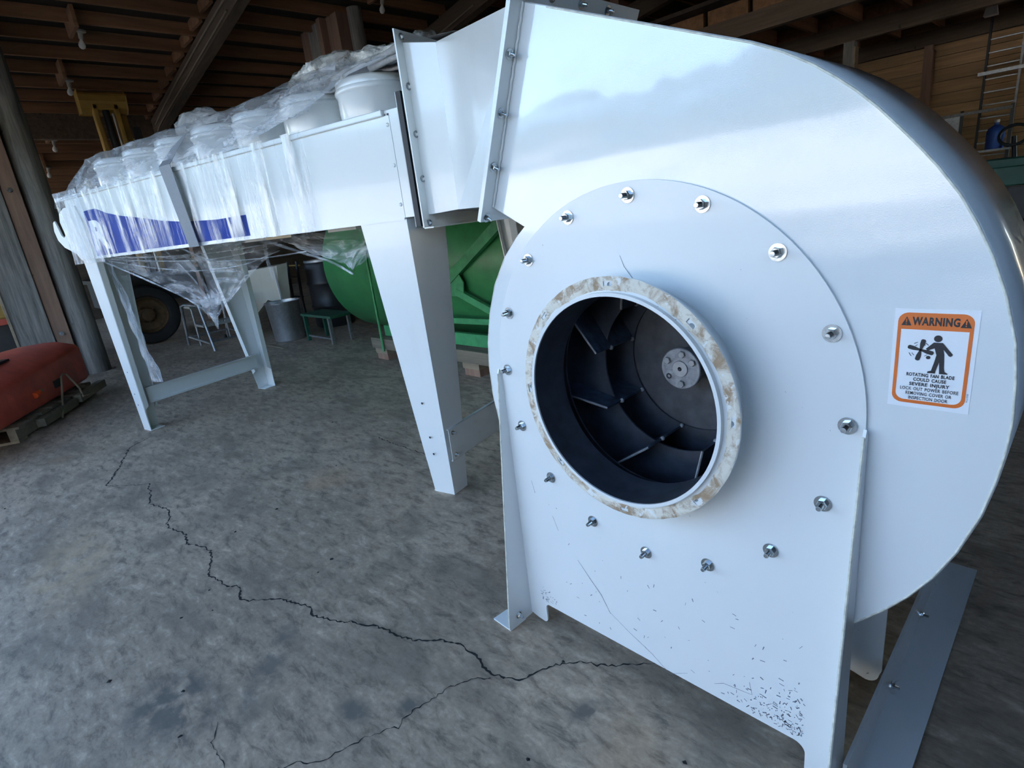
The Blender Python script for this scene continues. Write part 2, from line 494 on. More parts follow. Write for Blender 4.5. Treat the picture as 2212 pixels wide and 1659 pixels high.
unseen_shed = struct('wall_added_reflection_shed', box(-34, 14, -27.4, -27, -.2, 3.6), 'unseen_siding')  # unseen wall added for the bright band reflected in the scroll
rh = random.Random(3)
V, F = [], []
nx_ = 120
for i in range(nx_ + 1):
    x = -60 + i; h = 8.0 + 1.6 * noise.noise(Vector((x * .13, 0, 0))) + 1.0 * noise.noise(Vector((x * .5, 3, 0)))
    V += [(x, -31, -.3), (x + .3, -31.5 + .8 * noise.noise(Vector((x * .4, 1, 7))), h * .6), (x, -32.5, h), (x, -36, h * .8)]
for i in range(nx_):
    for k in range(3): F.append((i * 4 + k, i * 4 + 4 + k, i * 4 + 5 + k, i * 4 + 1 + k))
unseen_hedge = struct('ground_added_reflection_trees', (V, F), 'unseen_hedge')  # unseen trees added for the dark band reflected in the scroll

# cracks in the slab: flat dark ribbons with broken edges, seam shade put into their colour
def crack(pts, w0, w1):
    rnd = random.Random(len(pts))
    P_ = []
    for i in range(len(pts) - 1):
        a, b_ = Vector((*pts[i], 0)), Vector((*pts[i + 1], 0))
        n = max(2, int((b_ - a).length / 0.010))
        t = (b_ - a).normalized(); nr = Vector((-t.y, t.x, 0))
        for k in range(n):
            P_.append(a.lerp(b_, k / n) + nr * (rnd.uniform(-1, 1) * 0.005 + .010 * noise.noise(Vector((a.x * 9 + k * .23, a.y * 9, 2)))))
    P_.append(Vector((*pts[-1], 0)))
    V, F = [], []
    for i, p in enumerate(P_):
        t = (P_[min(i + 1, len(P_) - 1)] - P_[max(i - 1, 0)]).normalized(); nr = Vector((-t.y, t.x, 0))
        w = (w0 + (w1 - w0) * i / len(P_)) * rnd.uniform(0.2, 1.2)
        V += [tuple(p + nr * w + Vector((0, 0, 0.0009))), tuple(p - nr * w + Vector((0, 0, 0.0009)))]
    for i in range(len(P_) - 1): F.append((2 * i, 2 * i + 2, 2 * i + 3, 2 * i + 1))
    return V, F
CR = [
 ([(-4.208, -0.368), (-4.11, -0.509), (-3.882, -0.601), (-3.735, -0.639), (-3.55, -0.723), (-3.408, -0.779)], .005, .006),
 ([(-3.408, -0.779), (-3.214, -0.641), (-3.18, -0.598)], .0015, .002),
 ([(-3.18, -0.598), (-3.007, -0.623), (-2.845, -0.664), (-2.714, -0.631), (-2.641, -0.612), (-2.537, -0.633), (-2.485, -0.663), (-2.405, -0.672), (-2.332, -0.647), (-2.257, -0.635), (-2.151, -0.658), (-2.041, -0.613), (-1.974, -0.602), (-1.868, -0.635), (-1.768, -0.675), (-1.678, -0.656), (-1.617, -0.648), (-1.569, -0.623), (-1.462, -0.646), (-1.395, -0.599), (-1.345, -0.545), (-1.254, -0.51), (-1.197, -0.49), (-1.126, -0.499), (-1.041, -0.465), (-0.906, -0.391), (-0.827, -0.364), (-0.768, -0.355), (-0.698, -0.328), (-0.645, -0.279), (-0.561, -0.248), (-0.481, -0.248), (-0.421, -0.272), (-0.356, -0.254)], .0045, .0040),
 ([(-0.356, -0.254), (-0.31, -0.221), (-0.291, -0.18), (-0.27, -0.129), (-0.241, -0.087), (-0.209, -0.053), (-0.169, -0.042), (-0.124, -0.009), (-0.089, 0.025), (-0.054, 0.058), (-0.014, 0.096), (0.05, 0.16)], .004, .002),
 ([(-0.39, -0.281), (-0.439, -0.332), (-0.468, -0.399), (-0.472, -0.465), (-0.483, -0.515), (-0.471, -0.563), (-0.493, -0.61), (-0.511, -0.643), (-0.53, -0.704), (-0.549, -0.763), (-0.595, -0.807), (-0.621, -0.847)], .0022, .0016),
 ([(-0.915, -0.907), (-0.872, -0.931), (-0.835, -0.948), (-0.777, -0.945), (-0.739, -0.946)], .0016, .001),
 ([(-2.478, 0.62), (-2.292, 0.616), (-1.951, 0.625)], .003, .003),
]
for p_, a_, b_ in CR: obj('crack', crack(p_, a_, b_), 'crack', floor)
# crumbs and chips lying in the slab
chips = []
for k in range(30):
    x, y = random.uniform(-4, .2), random.uniform(-1.3, .6)
    r = random.uniform(.003, .010)
    n_ = random.randint(4, 6)
    ring = [(x + r * random.uniform(.5, 1.3) * math.cos(2 * PI * i / n_), y + r * random.uniform(.5, 1.3) * math.sin(2 * PI * i / n_), 0.0008) for i in range(n_)]
    top = (x, y, r * .5)
    chips.append((ring + [top], [(i, (i + 1) % n_, n_) for i in range(n_)]))
o = obj('debris', join(*chips), 'crack', floor); o['kind'] = 'stuff'

# walls
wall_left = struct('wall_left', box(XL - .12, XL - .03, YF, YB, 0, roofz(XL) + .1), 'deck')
bme = None
for k in range(15):
    z0 = 0.02 + k * 0.2
    if z0 + .19 > roofz(XL): break
    if bme is None:
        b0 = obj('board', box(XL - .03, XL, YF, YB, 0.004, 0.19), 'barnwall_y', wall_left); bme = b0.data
    else: instance('board', bme, wall_left, (0, 0, k * 0.2))

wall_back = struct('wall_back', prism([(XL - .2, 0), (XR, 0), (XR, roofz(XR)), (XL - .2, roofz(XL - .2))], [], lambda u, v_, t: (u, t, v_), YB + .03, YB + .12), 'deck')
bm0 = None
for k in range(31):
    zz = 0.0 + k * 0.2
    x0 = -7.49 + (zz + 0.2 - 4.32) / 0.1565 if zz > roofz(XL) - .2 else XL
    if x0 > XR: break
    o = obj('board', box(max(XL, x0), XR, YB - random.uniform(.0, .006), YB + .03, zz + .003, zz + .196), 'barnwall', wall_back)

wall_right = struct('wall_right', prism([(YF, 0), (8.8, 0), (8.8, 2.5), (10.6, 2.5), (10.6, 0), (YB, 0), (YB, roofz(XR) + .1), (YF, roofz(XR) + .1)], [], lambda u, v_, t: (t, u, v_), XR, XR + .1), 'barnwall_y')  # unseen opening, added to brighten the far floor and wall

# front wall: big open doorway, plus unseen openings added to brighten the inside
DX0, DX1, DZ = -7.4, 0.9, 3.2
fw = [box(XL, DX0, YF - .12, YF, 0, 3.2)]
def frontpoly():
    outer = [(XL, 0), (-15.6, 0), (-15.6, 2.95), (-8.6, 2.95), (-8.6, 0), (DX0, 0), (DX0, DZ), (DX1, DZ), (DX1, 0), (XR, 0), (XR, roofz(XR)), (XL, roofz(XL))]
    return prism(outer, [[(2.0, 1.9), (2.0, 3.7), (4.4, 3.7), (4.4, 1.9)]], lambda u, v_, t: (u, t, v_), YF - .12, YF)
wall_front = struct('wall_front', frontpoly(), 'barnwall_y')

# roof: deck, rafters and joists (each its own piece)
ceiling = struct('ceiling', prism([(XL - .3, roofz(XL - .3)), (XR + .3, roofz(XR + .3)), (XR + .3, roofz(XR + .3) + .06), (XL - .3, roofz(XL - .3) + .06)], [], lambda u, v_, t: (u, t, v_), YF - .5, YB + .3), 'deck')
RY = [-0.95, 2.25, 5.4, 8.6]
raf = None
for i, y in enumerate(RY):
    d_ = prism([(XL, roofz(XL) - .145), (XR, roofz(XR) - .145), (XR, roofz(XR) - .42), (XL, roofz(XL) - .42)], [], lambda u, v_, t: (u, t, v_), y - .07, y + .07)
    o = obj('rafter', d_, 'beam', ceiling)
jm = obj('joist', box(-.024, .024, YF, 5.4, -.145, 0), 'joist', ceiling)
jm.location = (-15.8, 0, roofz(-15.8)); jmd = jm.data
x = -15.8 + .475
while x < -1.2:
    instance('joist', jmd, ceiling, (x, 0, roofz(x))); x += .475
jb = obj('joist', box(-.024, .024, 5.4, YB, -.145, 0), 'joist', ceiling)
jb.location = (-15.3, 0, roofz(-15.3)); jbd = jb.data
x = -15.3 + .6
while x < -1.2:
    instance('joist', jbd, ceiling, (x, 0, roofz(x))); x += .6
# short blocks between the joists, where the rafter lies, and the header along the row of wall posts
blk = None
x = -15.8 + .2375
while x < -6.0:
    d_ = box(-.2, .2, -.022, .022, -.14, -.02)
    if blk is None:
        o = obj('joist_block', d_, 'joist', ceiling); o.location = (x, 2.12, roofz(x)); blk = o.data
    else: instance('joist_block', blk, ceiling, (x, 2.12, roofz(x)))
    x += .475
for y0, y1 in ((YF, 2.2), (2.3, 5.4), (5.4, YB)):
    obj('header_beam', box(-11.42, -11.28, y0, y1, 3.28, 3.66), 'beam', ceiling)

# loft over the far bay: beams, joists, deck, posts
loft = struct('ceiling_loft', box(-4.2, XR, 7.0, YB, 3.62, 3.67), 'deck')
for y in (7.25, 9.65, 11.9):
    obj('beam', box(-4.2, XR, y - .06, y + .06, 3.18, 3.42), 'beam', loft)
lj = None
x = -4.1
while x < XR:
    for y0, y1 in ((7.31, 9.59), (9.71, 11.84)):
        o = obj('joist', box(x, x + .05, y0, y1, 3.42, 3.62), 'joist', loft)
    for y in (7.25, 9.65):
        obj('joist_block', box(x + .05, x + .60, y - .03, y + .03, 3.42, 3.6), 'joist', loft)
    x += .62

def thing_box(name, d, mat, label, cat, group=None):
    o = obj(name, d, mat); return setp(o, label, cat, group)

# posts under the loft and along the bays
for (x, y, w, mt, lab) in ((-3.62, 7.25, .16, 'brownwood', 'reddish square post at the end of the loft beam behind the fan top edge'),
                       (-3.05, 9.65, .16, 'brownwood', 'brown square loft post standing far back beside the hanging bulb'),
                       (-2.35, 9.65, .15, 'greywood', 'weathered grey loft post with a pale edge above the fan rim'),
                       (-1.75, 11.8, .12, 'brownwood', 'thin brown stud at the corner of the plank back wall'),
                       (-4.9, 7.25, .15, 'brownwood', 'red brown double post rising behind the fan outlet')):
    p = empty('timber_post', (x, y, 0), lab, 'post')
    obj('shaft', box(x - w / 2, x + w / 2, y - w / 2, y + w / 2, 0, 3.18 if x > -4 else roofz(x) - .2), mt, p)
    obj('edge_strip', box(x + w / 2, x + w / 2 + .02, y - w / 2 - .01, y + w / 2, 0, 3.1), 'pale' if mt == 'greywood' else mt, p)

# big built-up post beside the red guard: round pole with two planks
p = empty('timber_post', (-8.0, -.15, 0), 'built-up post of a weathered grey pole bolted to brown and grey planks', 'post')
V, F = tube([(-8.0, -.115, 0), (-8.0, -.115, 1.5), (-8.02, -.11, 3.0), (-8.0, -.12, roofz(-8) - .3)], .13, 20, True, [.150, .145, .14, .135])
o = obj('pole', (V, F), 'greywood', p); smooth(o)
bev(obj('plank', box(-8.06, -7.86, -.425, -.265, 0, roofz(-8) - .25), 'brownwood', p), .006)
bev(obj('plank', box(-8.08, -7.84, -.76, -.43, 0, roofz(-8) - .25), 'greywood', p), .006)
obj('plank', box(-7.9, -7.82, -.785, -.765, 0, roofz(-8) - .25), 'pale', p)
for z in (.56, 2.2):
    o = add_bolt(p, (-7.858, -.35, z), (1, 0, 0))
    o.scale = (1.6, 1.6, 1.6)

# post that carries the first rafter, with the cable running down beside it
p = empty('timber_post', (-11.3, 2.35, 0), 'dark brown square post under the rafter end behind the wrapped machine', 'post')
obj('shaft', box(-11.4, -11.18, 2.25, 2.55, 0, 3.6), 'brownwood', p)
obj('edge_strip', box(-11.18, -11.15, 2.5, 2.56, 0, 3.6), 'brownwood', p)
# middle built-up post above the collars
p = empty('timber_post', (-7.5, 3.75, 0), 'tall built-up post of grey and reddish planks above the bag collars', 'post')
zt_ = roofz(-8.1) - .005
obj('plank', box(-8.12, -7.86, 3.66, 3.86, 0, zt_), 'brownwood', p)
obj('plank', box(-7.85, -7.47, 3.64, 3.92, 0, zt_), 'greywood', p)
obj('plank', box(-7.46, -7.36, 3.58, 3.92, 0, zt_), 'brownwood', p)
obj('plank', box(-7.35, -7.06, 3.68, 3.92, 0, zt_), 'brownwood', p)
o = obj('conduit', tube([(-6.86, 3.85, 0), (-6.86, 3.85, zt_)], .10, 14), 'greywood', p); smooth(o)

# wiring
def cable(pts, r, label):
    P_ = [Vector(q) for q in pts]; out = []
    for i in range(len(P_) - 1):
        a, b_, c_, d_ = P_[max(i - 1, 0)], P_[i], P_[i + 1], P_[min(i + 2, len(P_) - 1)]
        for k in range(6):
            t = k / 6
            out.append(0.5 * ((2 * b_) + (c_ - a) * t + (2 * a - 5 * b_ + 4 * c_ - d_) * t * t + (3 * b_ - a - 3 * c_ + d_) * t ** 3))
    out.append(P_[-1])
    o = obj('cable', tube(out, r, 6), 'wire'); smooth(o); return setp(o, label, 'cable')
ry = 2.25 - .085
cable([(-7.0, ry, roofz(-7) - .26), (-8.5, ry, roofz(-8.5) - .25), (-10, ry, roofz(-10) - .26), (-10.9, ry, roofz(-10.9) - .3), (-11.1, 2.2, 3.45), (-11.13, 2.33, 3.2), (-11.12, 2.48, 2.9), (-11.12, 2.5, 2.3)], .013, 'tan cable along the near edge of the first rafter and down its post')
cable([(-7.0, ry, roofz(-7) - .38), (-9, ry, roofz(-9) - .385), (-10.9, ry, roofz(-10.9) - .40), (-11.14, 2.32, 3.35), (-11.14, 2.4, 3.1)], .011, 'tan cable stapled along the lower side of the first rafter')
cable([(-8.13, 3.6, 3.60), (-8.5, 3.5, 3.45), (-8.9, 3.4, 3.2), (-9.2, 3.4, 3.0), (-9.6, 3.4, 2.85)], .008, 'thin sagging wire hung from the built-up post above the film')
cable([(-6.0, 5.3, roofz(-6) - .36), (-7.4, 5.3, roofz(-7.4) - .37), (-9.0, 5.3, roofz(-9) - .38)], .012, 'pale cable along the second rafter above the duct flange')

# lamp holders with bare bulbs
def lamp(x, y, label, drop=.02):
    zt_ = roofz(x) - .145
    p = empty('bulb_holder', (x, y, zt_), label, 'light bulb', 'bare bulbs under the roof joists')
    o = obj('mounting_block', box(x - .24, x + .24, y - .09, y - .05, zt_ - .11, zt_ + .12), 'joist', p)
    o = obj('socket', lathe([(0, 0), (.06, 0), (.06, -.02), (.028, -.035), (.024, -.10), (0, -.10)], (x, y, zt_ - drop - .05), (0.12, 0.12, 1), 20), 'porcelain', p); smooth(o)
    o = obj('bulb', lathe([(.014, -.095), (.018, -.115), (.034, -.145), (.038, -.17), (.030, -.195), (.012, -.207), (0, -.208)], (x, y, zt_ - drop - .05), (0.12, 0.12, 1), 20), 'bulb', p); smooth(o)
    return p
lamp(-8.19, .85, 'bare bulb nearest the ridge on the joists above the yellow mast', .02)
lamp(-9.60, .84, 'bare bulb on the roof joists just above the yellow mast hood')
lamp(-12.02, .81, 'bare bulb under the low roof beside the yellow mast post')
lamp(-13.55, .81, 'bare bulb lowest down the roof beside the grey pole')
lamp(-6.45, 4.06, 'bare bulb on a short block beside the tall built-up post')
lamp(-3.0, 9.2, 'small bulb hung far back under the loft above the fan rim')

# ================================================================== centrifugal fan
CZ = 0.893            # height of the shaft
fan = empty('centrifugal_fan', (0, 0.2, 0), 'large white centrifugal fan with open round inlet and warning sticker', 'fan')
P2 = lambda u, v_, t: (u, t, CZ + v_)
# scroll outline in the plane of the side sheet (from the outlet top, clockwise)
ROT = [(69.0, .725), (64.0, .721), (59.6, .717), (55.9, .713), (52.8, .710), (49.1, .706), (45.4, .702), (41.8, .700), (38.6, .699), (34.4, .698), (30.0, .695), (25.5, .692), (20.6, .689), (14.6, .685), (9.5, .679), (4.2, .675), (-.5, .671), (-5.1, .667), (-10.9, .664), (-18.1, .660), (-24.2, .657), (-30, .653), (-35.5, .649), (-41.7, .646), (-50, .641), (-60, .635), (-70, .628), (-80, .620), (-90, .612), (-100, .604), (-110, .597), (-120, .590), (-130, .582), (-140, .575), (-150, .566), (-160, .558), (-170, .549), (-180, .541), (-188, .537), (-198, .533), (-208, .532), (-218, .528), (-226, .522), (-231, .519)]
sp = [(r * math.cos(math.radians(a)), r * math.sin(math.radians(a))) for a, r in ROT]
OT = (-.255, .891); OL = (-.437, .462)
mid = []
for k in range(1, 8):          # straight outlet top, easing into the scroll
    t = k / 8
    mid.append((OT[0] + (sp[0][0] - OT[0]) * t, OT[1] + (sp[0][1] - OT[1]) * t))
outline = [OT] + mid + sp + [OL]
FD = 0.42
hole = circle(0, 0, .452, 72)
o = obj('scroll_side', prism(outline, [hole], P2, .007, .012), 'scroll', fan)
bev(o, .0015)
obj('scroll_side', prism(outline, [], P2, FD - .005, FD), 'scroll', fan)
V, F = [], []
for p in outline:
    V += [P2(p[0], p[1], .009), P2(p[0], p[1], FD)]
for i in range(len(outline) - 1): F.append((2 * i, 2 * i + 1, 2 * i + 3, 2 * i + 2))
o = obj('scroll_wrapper', (V, F), paint('white_wrapper_paint', (0.60, 0.62, 0.62), rough=0.30, wave=0.05), fan); smooth(o, 60)
sm = o.modifiers.new('sheet', 'SOLIDIFY'); sm.thickness = .005; sm.offset = 0
# weld seam along the front corner
o = obj('weld_seam', tube([P2(p[0] * .999, p[1] * .999, .0080) for p in outline[1:50]], .0022, 6), 'edge', fan); smooth(o, 80)

# inlet plate: round head with two feet
HW = .4806
pl = [(math.cos(math.radians(a)) * .479, math.sin(math.radians(a)) * .479) for a in [i * 3 for i in range(0, 61)]]
pl += [(-HW, -.02), (-HW, -.878)]
def fillet(cx_, cy_, r, a0, a1, n=6):
    return [(cx_ + r * math.cos(math.radians(a0 + (a1 - a0) * i / n)), cy_ + r * math.sin(math.radians(a0 + (a1 - a0) * i / n))) for i in range(n + 1)]
pl += [(-.445, -.886)] + fillet(-.420, -.872, .016, -90, 0) + fillet(-.388, -.826, .016, 180, 90)
pl += fillet(.380, -.836, .026, 90, 0) + [(.406, -.885), (HW, -.885), (HW, -.02)]
o = obj('inlet_plate', prism(pl, [circle(0, 0, .2475, 72)], P2, 0.0, .006), 'plate', fan); bev(o, .001)
for sx in (-1, 1):
    g = prism([(0.002, -.01), (-.010, .002), (-.014, -.01), (-.106, -.866), (-.106, -.888), (0.002, -.885)], [], lambda u, v_, t: (t, u, CZ + v_), sx * HW - .0026, sx * HW + .0026)
    o = obj('gusset', g, 'plate', fan); bev(o, .0008)
    obj('gusset_edge', tube([(sx * HW, -.0145, CZ - .012), (sx * HW, -.1062, CZ - .866), (sx * HW, -.1062, CZ - .886)], .0030, 6), 'edge', o)
    ft = prism([(sx * HW, -.104), (sx * (HW + .088), -.100), (sx * (HW + .084), -.040), (sx * HW, -.030)] if sx < 0 else [(HW, -.104), (HW, -.03), (HW + .084, -.04), (HW + .088, -.1)], [circle(sx * (HW + .040), -.066, .008, 16)], lambda u, v_, t: (u, v_, t), .0005, .006)
    obj('foot_tab', ft, 'plate', fan)
    add_bolt(fan, (sx * HW - sx * .003, -.063, .042), (-sx, 0, 0), BOLT_S)
# rear foot sheet below the scroll
rf = [(.43, .36), (.475, .30), (.475, .02)] + fillet(.445, .02 + .03, .03, -90, -180) + [(.405, .08), (.36, .33)]
obj('rear_foot', prism([(.30, -.33), (.475, -.40), (.475, -.83)] + fillet(.440, -.845, .03, 0, -90) + [(.40, -.865), (.395, -.55), (.30, -.50)], [], P2, .355, .361), 'plate', fan)
obj('rear_foot', prism([(-.30, -.40), (-.475, -.40), (-.475, -.88), (-.40, -.88), (-.395, -.55), (-.30, -.50)], [], P2, .355, .361), 'plate', fan)

# bolt ring
for k in range(16):
    a = math.radians(90 - 22.5 * k)
    add_bolt(fan, (.45 * math.cos(a), 0.0, CZ + .45 * math.sin(a)), (0, -1, 0))

# inlet collar and flange
o = obj('inlet_collar', lathe([(.2555, 0.0), (.2555, -.086), (.2555, -.1005), (.2475, -.1005), (.2475, -.094)], (0, 0, CZ), (0, 1, 0), 96), 'plate', fan); smooth(o)
o = obj('inlet_tube', lathe([(.2474, -.096), (.2474, -.01), (.244, .012), (.2425, .012), (.2425, .008)], (0, 0, CZ), (0, 1, 0), 96), 'dark', fan); smooth(o)
hol = [circle(.2705 * math.cos(math.radians(a)), .2705 * math.sin(math.radians(a)), .0062, 12) for a in range(0, 360, 45)]
o = obj('inlet_flange', prism(circle(0, 0, .2885, 96), [circle(0, 0, .2556, 96)] + hol, P2, -.088, -.080), 'plate', fan)
# remains of a gasket stuck on the flange face
V, F = [], []
NA, NR = 240, 7
for i in range(NA):
    a = 2 * PI * i / NA
    ca, sa_ = math.cos(a), math.sin(a)
    rin = .2585 + .010 * max(0, noise.noise(Vector((ca * 3.1, sa_ * 3.1, 1.7))) + .25) + .0025 * noise.noise(Vector((ca * 19, sa_ * 19, 4)))
    rout = .2895 + .0016 * noise.noise(Vector((ca * 15, sa_ * 15, 9)))
    for j in range(NR):
        t = j / (NR - 1); r = rin + (rout - rin) * t
        h = .0022 + .0016 * noise.noise(Vector((r * ca * 45, r * sa_ * 45, 2))) if 0 < j < NR - 1 else .0002
        V.append(P2(r * ca, r * sa_, -.088 - max(.0002, h)))
for i in range(NA):
    for j in range(NR - 1):
        if any(abs(((i * 360 / NA) - a0 + 180) % 360 - 180) < 1.6 for a0 in range(0, 360, 45)) and 2 <= j <= 3: continue
        k = (i + 1) % NA
        F.append((i * NR + j, k * NR + j, k * NR + j + 1, i * NR + j + 1))
o = obj('gasket_remains', (V, F), 'gasket', fan); smooth(o, 70)

# impeller
def ring(r0, r1, y0, y1, seg=72): return lathe([(r0, y0), (r1, y0), (r1, y1), (r0, y1)], (0, 0, CZ), (0, 1, 0), seg, True)
imp = obj('impeller_back_plate', lathe([(.02, .292), (.42, .292), (.42, .298), (.02, .298)], (0, 0, CZ), (0, 1, 0), 72, True), 'backplate', fan); smooth(imp)
o = obj('shroud_ring', ring(.222, .42, .173, .178), 'dark', fan); smooth(o)
o = obj('shroud_ring', ring(.202, .42, .284, .289), 'dark', fan); smooth(o)
o = obj('shroud_ring', lathe([(.262, .045), (.42, .085), (.42, .090), (.262, .050)], (0, 0, CZ), (0, 1, 0), 72, True), 'dark', fan); smooth(o)
for k in range(8):
    a = math.radians(167 + 45 * k); b_ = a - math.radians(43)
    ix, iz = .205 * math.cos(a), .205 * math.sin(a)
    ox, oz = ix + .185 * math.cos(b_), iz + .185 * math.sin(b_)
    nx, nz = -math.sin(b_) * .003, math.cos(b_) * .003
    V = []
    for (qx, qz, y0, y1) in ((ix, iz, .105, .284), (ox, oz, .082, .284)):
        for s_ in (-1, 1):
            V += [(qx + nx * s_, y0, CZ + qz + nz * s_), (qx + nx * s_, y1, CZ + qz + nz * s_)]
    F = [(0, 1, 5, 4), (2, 6, 7, 3), (0, 4, 6, 2), (1, 3, 7, 5), (0, 2, 3, 1), (4, 5, 7, 6)]
    bl = obj('blade', (V, F), 'wheelblue', fan)
    # bright worn leading edge
    obj('worn_edge', tube([(ix, .1045, CZ + iz), (ix + (ox - ix) * .65, .104 - .0224 * .65, CZ + iz + (oz - iz) * .65)], .0034, 6), 'hub', bl)
    for yy in (.178, .283):
        o = obj('weld_bead', lathe([(0, -.006), (.006, -.003), (.007, .002), (.004, .006), (0, .007)], (ix, yy - .004, CZ + iz), (0, 1, 0), 10), 'hub', bl); smooth(o, 80)
hub = obj('hub', lathe([(0, .199), (.054, .199), (.056, .201), (.056, .213), (.044, .215), (.044, .292)], (0, 0, CZ), (0, 1, 0), 48), 'hub', fan); smooth(hub, 30)
o = obj('shaft_end', lathe([(.006, .1955), (.021, .1955), (.022, .1965), (.022, .20)], (0, 0, CZ), (0, 1, 0), 32), 'steel', hub); smooth(o, 30)
obj('shaft_centre_hole', lathe([(0, .1985), (.006, .1958)], (0, 0, CZ), (0, 1, 0), 16), 'black', hub)
obj('key', box(-.030, -.018, .1958, .20, CZ - .016, CZ - .006), 'zinc', hub)
for a in (150, 80, 275, 30):
    q = (.041 * math.cos(math.radians(a)), .199, CZ + .041 * math.sin(math.radians(a)))
    o = obj('hub_bolt', lathe([(0, -.007), (.0085, -.007), (.0095, -.006), (.0095, 0)], q, (0, 1, 0), 6), 'steel', hub)
for a in (215,):
    q = (.041 * math.cos(math.radians(a)), .1988, CZ + .041 * math.sin(math.radians(a)))
    o = obj('hub_hole_shade', lathe([(.004, 0), (.008, 0), (.008, -.001), (.004, -.001)], q, (0, 1, 0), 16, True), 'black', hub)  # flat black ring, its colour stands for shade in a hole

# outlet flange (tilted) with bolts
DV = Vector((-.92388, 0, .38268)); UV = Vector((.38268, 0, .92388))
def of(u, y, d_):
    v = DV * d_ + UV * u; return (v.x, y, v.z)
U0, U1, D0 = 1.0848, 1.5515, .9210
fl = lambda d0, d1: prism([(-.034, U0 - .038), (FD + .04, U0 - .038), (FD + .04, U1 + .04), (-.034, U1 + .04)], [[(.008, U0), (.008, U1), (FD, U1), (FD, U0)]], lambda a, b_, t: of(b_, a, t), d0, d1)
o = obj('outlet_flange', fl(D0, D0 + .006), 'plate', fan); bev(o, .0008)
o = obj('weld_seam', tube([of(U0 + (U1 - U0) * i / 40, .004 + .001 * math.sin(i * 1.9), D0 - .003 + .001 * math.sin(i * 2.7)) for i in range(41)], .0035, 6), 'plate', fan); smooth(o, 80)
for u in (1.057, 1.190, 1.319, 1.447, 1.575):
    add_bolt(fan, of(u, -.014, D0), -DV, BOLT_S)
for y in (.10, .21, .32): add_bolt(fan, of(U1 + .022, y, D0), -DV, BOLT_S)

# scuffs and scratches on the inlet plate
def scratch(pts, w, y=-.0004):
    V, F = [], []
    for i, (x, z) in enumerate(pts):
        a, b_ = pts[max(0, i - 1)], pts[min(len(pts) - 1, i + 1)]
        t = Vector((b_[0] - a[0], b_[1] - a[1])); t.normalize()
        ww = w * (0.3 + 0.7 * math.sin(PI * (i + .3) / (len(pts) - .4)))
        V += [(x - t.y * ww, y, z + t.x * ww), (x + t.y * ww, y, z - t.x * ww)]
    return V, [(2 * i, 2 * i + 1, 2 * i + 3, 2 * i + 2) for i in range(len(pts) - 1)]
SCR = [([(-.245, .318), (-.20, .268), (-.165, .232), (-.15, .205), (-.135, .178)], .0012), ([(-.142, .185), (-.07, .145), (0, .112), (.055, .075), (.11, .02 + .09)], .0008),
       ([(.185, .123), (.21, .14), (.245, .145), (.28, .150)], .0007), ([(.282, .150), (.275, .185)], .0007), ([(-.405, .54), (-.395, .50)], .0009), ([(-.33, .44), (-.312, .395)], .001),
       ([(-.03, 1.215), (-.02, 1.19), (.0, 1.165), (.005, 1.135)], .0009), ([(-.02, 1.16), (-.013, 1.14)], .0014), ([(-.20, 1.11), (-.17, 1.15)], .0006)]
for p_, w in SCR: obj('scratch', scratch(p_, w), 'scuff', fan)
sc = []
rnd = random.Random(5)
for k in range(250):
    if k < 170: x, z = .40 - abs(rnd.gauss(0, .075)), .093 + abs(rnd.gauss(0, .055)) + rnd.uniform(0, .01)
    elif k < 205: x, z = -.42 + abs(rnd.gauss(0, .03)), .09 + abs(rnd.gauss(0, .03))
    else: x, z = rnd.uniform(-.35, .42), rnd.uniform(.12, .4)
    if x > .474 or (z < .095 and x < .415): continue
    a = rnd.uniform(0, PI); l = rnd.uniform(.0012, .006); w = rnd.uniform(.0005, .0016)
    ca, sa_ = math.cos(a), math.sin(a)
    sc.append(([(x + ca * l - sa_ * w, -.0004, z + sa_ * l + ca * w), (x - ca * l - sa_ * w, -.0004, z - sa_ * l + ca * w), (x - ca * l + sa_ * w * .4, -.0004, z - sa_ * l - ca * w), (x + ca * l + sa_ * w, -.0004, z + sa_ * l - ca * w)], [(0, 1, 2, 3)]))
o = obj('chipped_paint', join(*sc), 'scuff', fan); o['kind'] = 'stuff'

# warning sticker
SX0, SX1, SZ0, SZ1 = .507, .6185, .9435, 1.1125
SW, SH = SX1 - SX0, SZ1 - SZ0
lab = obj('warning_sticker', prism([(SX0, SZ0), (SX1, SZ0), (SX1, SZ1), (SX0, SZ1)], [], lambda u, v_, t: (u, t, v_), .0062, .0070), 'sticker', fan, 'white sticker with orange frame and black fan blade pictogram')
def st3(y): return lambda u, v_: (SX0 + u * SW, y, SZ0 + v_ * SH)
def rrect(x0, x1, y0, y1, r, n=6):
    ry_ = r * SW / SH
    out = []
    for cx_, cy_, a0 in ((x1 - r, y0 + ry_, -90), (x1 - r, y1 - ry_, 0), (x0 + r, y1 - ry_, 90), (x0 + r, y0 + ry_, 180)):
        for i in range(n + 1):
            a = math.radians(a0 + 90 * i / n); out.append((cx_ + r * math.cos(a), cy_ + ry_ * math.sin(a)))
    return out
def inner():
    x0, x1, y0, y1, r = .095, .90, .078, .80, .11
    ry_ = r * SW / SH; out = []
    for cx_, cy_, a0 in ((x1 - r, y0 + ry_, -90),):
        out += [(cx_ + r * math.cos(math.radians(a0 + 15 * i)), cy_ + ry_ * math.sin(math.radians(a0 + 15 * i))) for i in range(7)]
    out += [(x1, y1), (x0, y1)]
    out += [(x0 + r + r * math.cos(math.radians(180 + 15 * i)), y0 + ry_ + ry_ * math.sin(math.radians(180 + 15 * i))) for i in range(7)]
    return out
f3 = lambda u, v_, t: (SX0 + u * SW, t, SZ0 + v_ * SH)
obj('orange_frame', prism(rrect(.050, .945, .045, .965, .13), [inner()], f3, .0058, .0062), 'stickerorange', lab)
